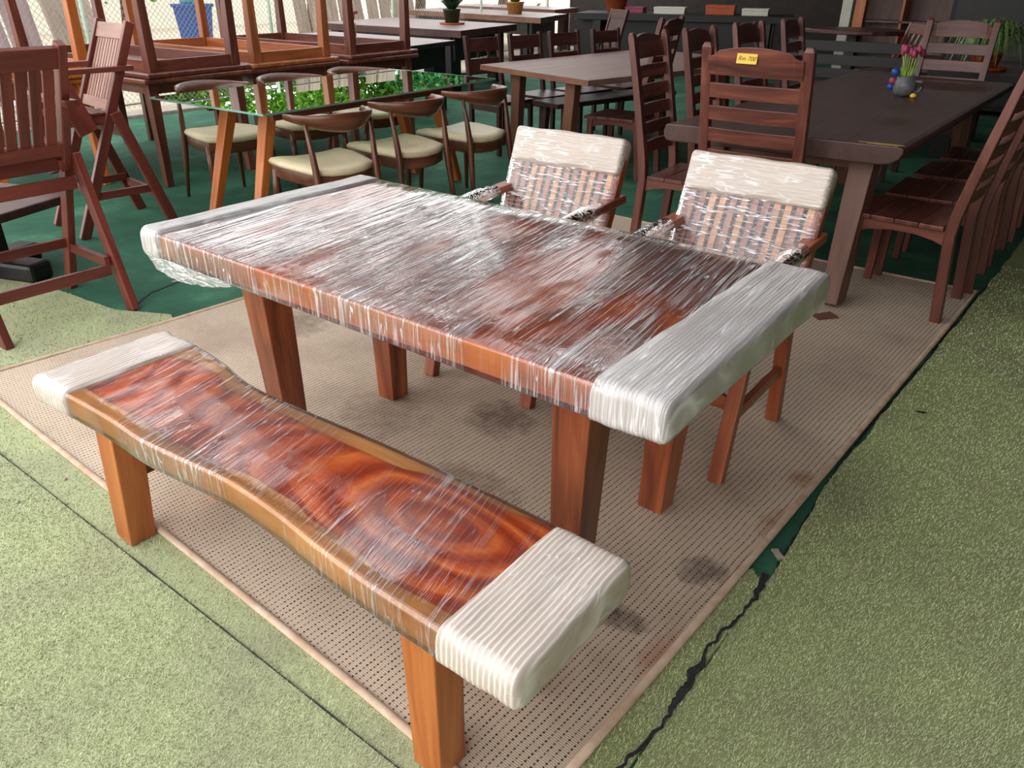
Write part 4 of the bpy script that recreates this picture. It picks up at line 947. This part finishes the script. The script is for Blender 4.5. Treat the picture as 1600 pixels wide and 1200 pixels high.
potted('terracotta_plant', 'orange terracotta pot on the counter behind the brown chairs', (-6.2, 11.1, .8605), .2, .22, M['terra'], M['dleaf'], 40, .3, .3, .3, seed=8, lw=.03)
potted('terracotta_plant', 'orange terracotta pot at the upper right edge', (.95, 7.3, .7205), .16, .24, M['terra'], M['dleaf'], 40, .35, .25, .4, seed=9, lw=.02)
fl = thing('flower_glass', 'small glass of red flowers on the low slab table behind stacked tables', 'vase', (-6.05, 5.05, .7605))
lathe(MB(), [(0, 0), (.05, 0), (.055, .16), (.05, .16), (.045, .01), (0, .01)], 12).build('tumbler', plain('straw_glass', (150, 140, 80), .3), fl)
for i in range(7):
    a = i * .9; MB().tube([(0, 0, .1), (math.cos(a) * .05, math.sin(a) * .05, .26)], .004, 5).build('stem', M['dleaf'], fl); lathe(MB(), [(0, 0), (.028, .012), (.03, .03), (0, .045)], 7, (math.cos(a) * .055, math.sin(a) * .055, .25)).build('flower', M['tulip'], fl)
for i, (x, y, wx, h, m_) in enumerate(((-5.3, 11.35, .5, .10, 'plaster'), (-4.55, 11.65, .45, .14, 'terra'), (-4.0, 11.75, .4, .10, 'plaster'), (-5.9, 11.25, .3, .09, 'tulip'))):
    bx_ = thing('box', ['white flat box on the black counter, second from left', 'terracotta-coloured box on the black counter', 'white flat box on the black counter, rightmost', 'crimson box on the black counter, leftmost'][i], 'box', (x, y, .8605), .3, 'boxes on the black counter')
    MB().box(-wx / 2, wx / 2, -.15, .15, 0, h * .7).build('carton', M[m_], bx_, .004); MB().box(-wx / 2 - .006, wx / 2 + .006, -.156, .156, h * .7, h).build('lid', M[m_], bx_, .004)
tag(MB().box(-3.02, -2.86, 12.9, 13.05, -.0, 2.6).build('white_post', M['plaster'], bevel=.005), 'white square post standing at the back near the top', 'post')
tag(MB().box(-2.06, -1.93, 10.3, 10.42, 0, 2.6).build('orange_post', M['orange'], bevel=.005), 'orange wooden post beside the white post at the back', 'post')
sh_ = thing('shelf_unit', 'pale shelf unit with boards against the back wall', 'shelf', (-2.2, 13.6, 0))
for z in (.3, .75, 1.2): MB().box(-.8, .8, -.2, .2, z, z + .03).build('shelf_board', M['mid'], sh_, .002)
for s in (-.8, 0, .8): MB().box(s - .02, s + .02, -.2, .2, 0, 1.8).build('upright', M['orange'], sh_, .002)
MB().box(-.8, .8, .2, .22, 0, 1.8).build('back_panel', M['mid'], sh_)
cb = thing('sideboard', 'tall black sideboard at the back behind the plant', 'cabinet', (1.2, 9.6, 0))
MB().box(-1.9, 1.9, -.3, .3, .05, 1.5).build('body', M['dark'], cb, .01)
for i in range(4): 
    d_ = MB().box(-1.85 + i * .93, -.97 + i * .93, -.32, -.301, .1, 1.42).build('door', M['black'], cb, .004); MB().box(-1.05 + i * .93, -1.02 + i * .93, -.335, -.321, .7, .85).build('handle', M['blackm'], d_, .002)

# ------------------------------------------------------------------ fence, yard and trees outside
Fn = thing('chain_link_fence', 'chain-link fence along the left side with pale yard behind', 'fence', (-7.75, 0, 0))
mb = MB(); H_ = 1.55; step = .07; y0, y1 = -2.5, 14.0; dirx = -.14
def fp(y, z): return Vector((dirx * max(0, y - 1.0), y, z))
n = int((y1 - y0) / step)
for i in range(-int(H_ / step), n):
    for sgn in (1, -1):
        ya = y0 + i * step; za = 0.0 if sgn > 0 else H_
        yb_ = ya + H_; zb = H_ - za
        a_, b_ = max(ya, y0), min(yb_, y1)
        if b_ <= a_: continue
        zA = za + (zb - za) * (a_ - ya) / (yb_ - ya); zB = za + (zb - za) * (b_ - ya) / (yb_ - ya)
        p0 = fp(a_, zA); p1 = fp(b_, zB); r_ = .0022
        nn_ = Vector((1, 0, 0)); sd = (p1 - p0).normalized().cross(nn_) * r_
        mb.add([p0 - sd, p0 + sd, p0 + nn_ * r_ * 1.5, p1 - sd, p1 + sd, p1 + nn_ * r_ * 1.5], [(0, 1, 4, 3), (1, 2, 5, 4), (2, 0, 3, 5)], [(0, 0, 0)] * 6)
mb.build('wire_mesh', M['wire'], Fn, kind='stuff')
for y in (-2.4, 0.3, 3.0, 5.7, 8.4, 11.1, 13.8):
    p = fp(y, 0); MB().tube([(p.x, p.y, -.03), (p.x, p.y, 1.6)], .025, 8).build('fence_post', M['palegreen'], Fn)
for z in (.04, 1.54): MB().tube([fp(-2.5, z), fp(1, z), fp(14, z)], .012, 6).build('fence_rail', M['wire'], Fn)

bn_ = thing('blue_bin', 'blue plastic bin with a cyan bag on top, beyond the fence', 'bin', (-16.4, 9.55, -.03), .3)
mb = MB(); mb.loft([[(s * a, t * a, z) for s, t in ((-1, -1), (1, -1), (1, 1), (-1, 1))] for a, z in ((.24, 0), (.30, .75), (.33, .75), (.33, .82), (.28, .82), (.22, .1))], smooth=False); mb.build('body', M['blue'], bn_, .01)
lathe(MB(), [(0, 0), (.2, .0), (.24, .12), (.15, .28), (0, .3)], 9, (-.05, 0, .78)).build('bag', M['cyan'], bn_)
def boards(name, label, cat, x, y, z0, n, mat, w_, L, lean, grp=None, gap=.02):
    A = thing(name, label, cat, (x, y, -.03), 0, grp)
    for i in range(n):
        yy = i * (w_ + gap); q_ = random.uniform(-.1, .1)
        MB().beam((0, yy, 0), (-lean, yy + q_, L), .06, w_, up=(0, 1, 0)).build('board', mat, A, .01)
    return A
boards('leaning_slab_stack', 'row of weathered grey slabs leaning upright outside, top left corner', 'wood slab', -9.6, 2.0, 0, 4, M['grey'], .34, 2.1, .5)
boards('leaning_log_stack', 'pale split logs leaning upright outside beyond the fence', 'log', -9.9, 3.75, 0, 2, M['log'], .30, 2.0, .9)
boards('leaning_root_stack', 'pale crooked trunks standing outside behind the slab tables', 'log', -11.5, 8.8, 0, 9, M['log'], .26, 2.2, .4, gap=.10)
wbag = thing('white_bag', 'crumpled white bag lying outside beside the logs', 'bag', (-8.9, 2.85, -.03))
b_ = MB(); lathe(b_, [(0, 0), (.28, 0), (.36, .12), (.30, .30), (.14, .42), (0, .44)], 12); b_.v = [(p[0] + .06 * noise.noise(Vector(p) * 7), p[1] * 1.4 + .06 * noise.noise(Vector(p) * 9), p[2] + .04 * noise.noise(Vector(p) * 11)) for p in b_.v]; b_.build('sack', M['bagw'], wbag)
shd = thing('yard_building', 'pale plastered yard building with a low window beyond the fence', 'building', (-22, 10, -.03))
MB().box(-.2, .2, -11, 9, 0, 3.2).build('wall_panel', M['plaster'], shd); MB().box(-.8, .9, -11.3, 9.3, 3.2, 3.35).build('roof', M['sheet'], shd)
for y in (-8, -4, 0, 4): 
    wf = MB().box(.2, .24, y - .6, y + .6, 1.0, 2.0).build('window', M['orange'], shd); MB().box(.24, .25, y - .5, y + .5, 1.1, 1.9).build('pane', M['blackm'], wf)
def tree(label, x, y, h0, h1, R_t, mat, seed, n=9000, ls=.13):
    A = thing('tree', label, 'tree', (x, y, -.03), 0, 'trees reflected in the glass tabletop'); r = np.random.default_rng(seed)
    MB().tube([(0, 0, 0), (.1, .05, h0 * .6), (0, .1, h0 + .6), (.2, 0, h1 * .8)], [.16, .13, .10, .04], 9).build('trunk', M['bark'], A)
    for s in (-1, 1): MB().tube([(0, .1, h0 * .8), (s * R_t * .4, s * .3, h0 + .8), (s * R_t * .7, s * .2, h0 + 1.3)], [.07, .05, .02], 6).build('branch', M['bark'], A)
    k_ = 26; cc_ = np.stack([r.normal(0, R_t * .5, k_), r.normal(0, R_t * .6, k_), r.uniform(h0, h1, k_)], 1)
    p = cc_[r.integers(0, k_, n)] + r.normal(0, .32, (n, 3)); a = r.normal(size=(n, 3)); a /= np.linalg.norm(a, axis=1)[:, None]; b = np.cross(a, r.normal(size=(n, 3))); b /= np.linalg.norm(b, axis=1)[:, None]
    s_ = r.uniform(.5, 1, n)[:, None] * ls; v = np.stack([p - a * s_, p + b * s_ * .4, p + a * s_, p - b * s_ * .4], 1).reshape(-1, 3)
    me = bpy.data.meshes.new('foliage'); me.from_pydata(v.tolist(), [], [(4 * i, 4 * i + 1, 4 * i + 2, 4 * i + 3) for i in range(n)]); me.materials.append(mat)
    o = bpy.data.objects.new('foliage', me); col.objects.link(o); o.parent = A; o['kind'] = 'stuff'; return A
for i, (x, y, m_, lb) in enumerate(((-14.6, 4.4, 'tree', 'bright green tree outside the fence, nearest the leaning slabs'), (-15.2, 7.3, 'tree', 'bright green tree outside the fence, second from the left'), (-14.8, 11.6, 'tree', 'light green tree outside the fence, behind the blue bin side'), (-14.4, 14.8, 'tree2', 'bluish green tree outside the fence behind the slab tables'), (-14.2, 18.0, 'tree2', 'bluish green tree outside the fence, farthest back'), (-9.5, 20.0, 'tree2', 'dark green tree beyond the back corner of the shed'))):
    tree(lb, x, y, 1.75, 4.2, 1.5, M[m_], 20 + i)

# ------------------------------------------------------------------ litter on the floor
wd_ = thing('wood_wedge', 'small pale wood wedge on the rug under the dark table leg', 'wedge', (.470, 2.020, .0145), .9)
MB().prism([(-.05, 0), (.05, 0), (.05, .012), (-.05, .004)], -.03, .03, axis='y').build('wedge_block', M['tleg'], wd_, .001)
def dry_leaf(x, y, a, L, label, mat):
    A = thing('dry_leaf', label, 'leaf', (x, y, .017), a)
    mb = MB(); mb.loft([[(L * (t - .5), -w_ * L, .004 + .5 * L * (t - .5) ** 2), (L * (t - .5), 0, .001 + .3 * L * (t - .5) ** 2), (L * (t - .5), w_ * L, .005 + .5 * L * (t - .5) ** 2)] for t, w_ in ((0, .01), (.2, .16), (.5, .24), (.8, .14), (1, .01))], caps=False, closed=False)
    mb.build('blade', mat, A); MB().tube([(-L * .5, 0, .004), (-L * .75, .004, .006)], .0012, 5).build('stalk', mat, A)
dry_leaf(1.055, 1.32, .4, .034, 'small dark dry leaf on the green turf right of the rug', M['dark'])
dry_leaf(1.055, 2.22, 1.4, .022, 'small pale leaf scrap on the green turf right of the rug, farther back', M['plaster'])
for x, y, lb in ((-.97, -.80, 'small pale pebble on the turf left of the bench leg'), (-.96, -.945, 'small pale pebble on the turf near the left edge')):
    p_ = thing('pebble', lb, 'pebble', (x, y, .010)); lathe(MB(), [(0, 0), (.005, .0005), (.0065, .003), (.004, .006), (0, .007)], 7).build('stone', M['conc'], p_)
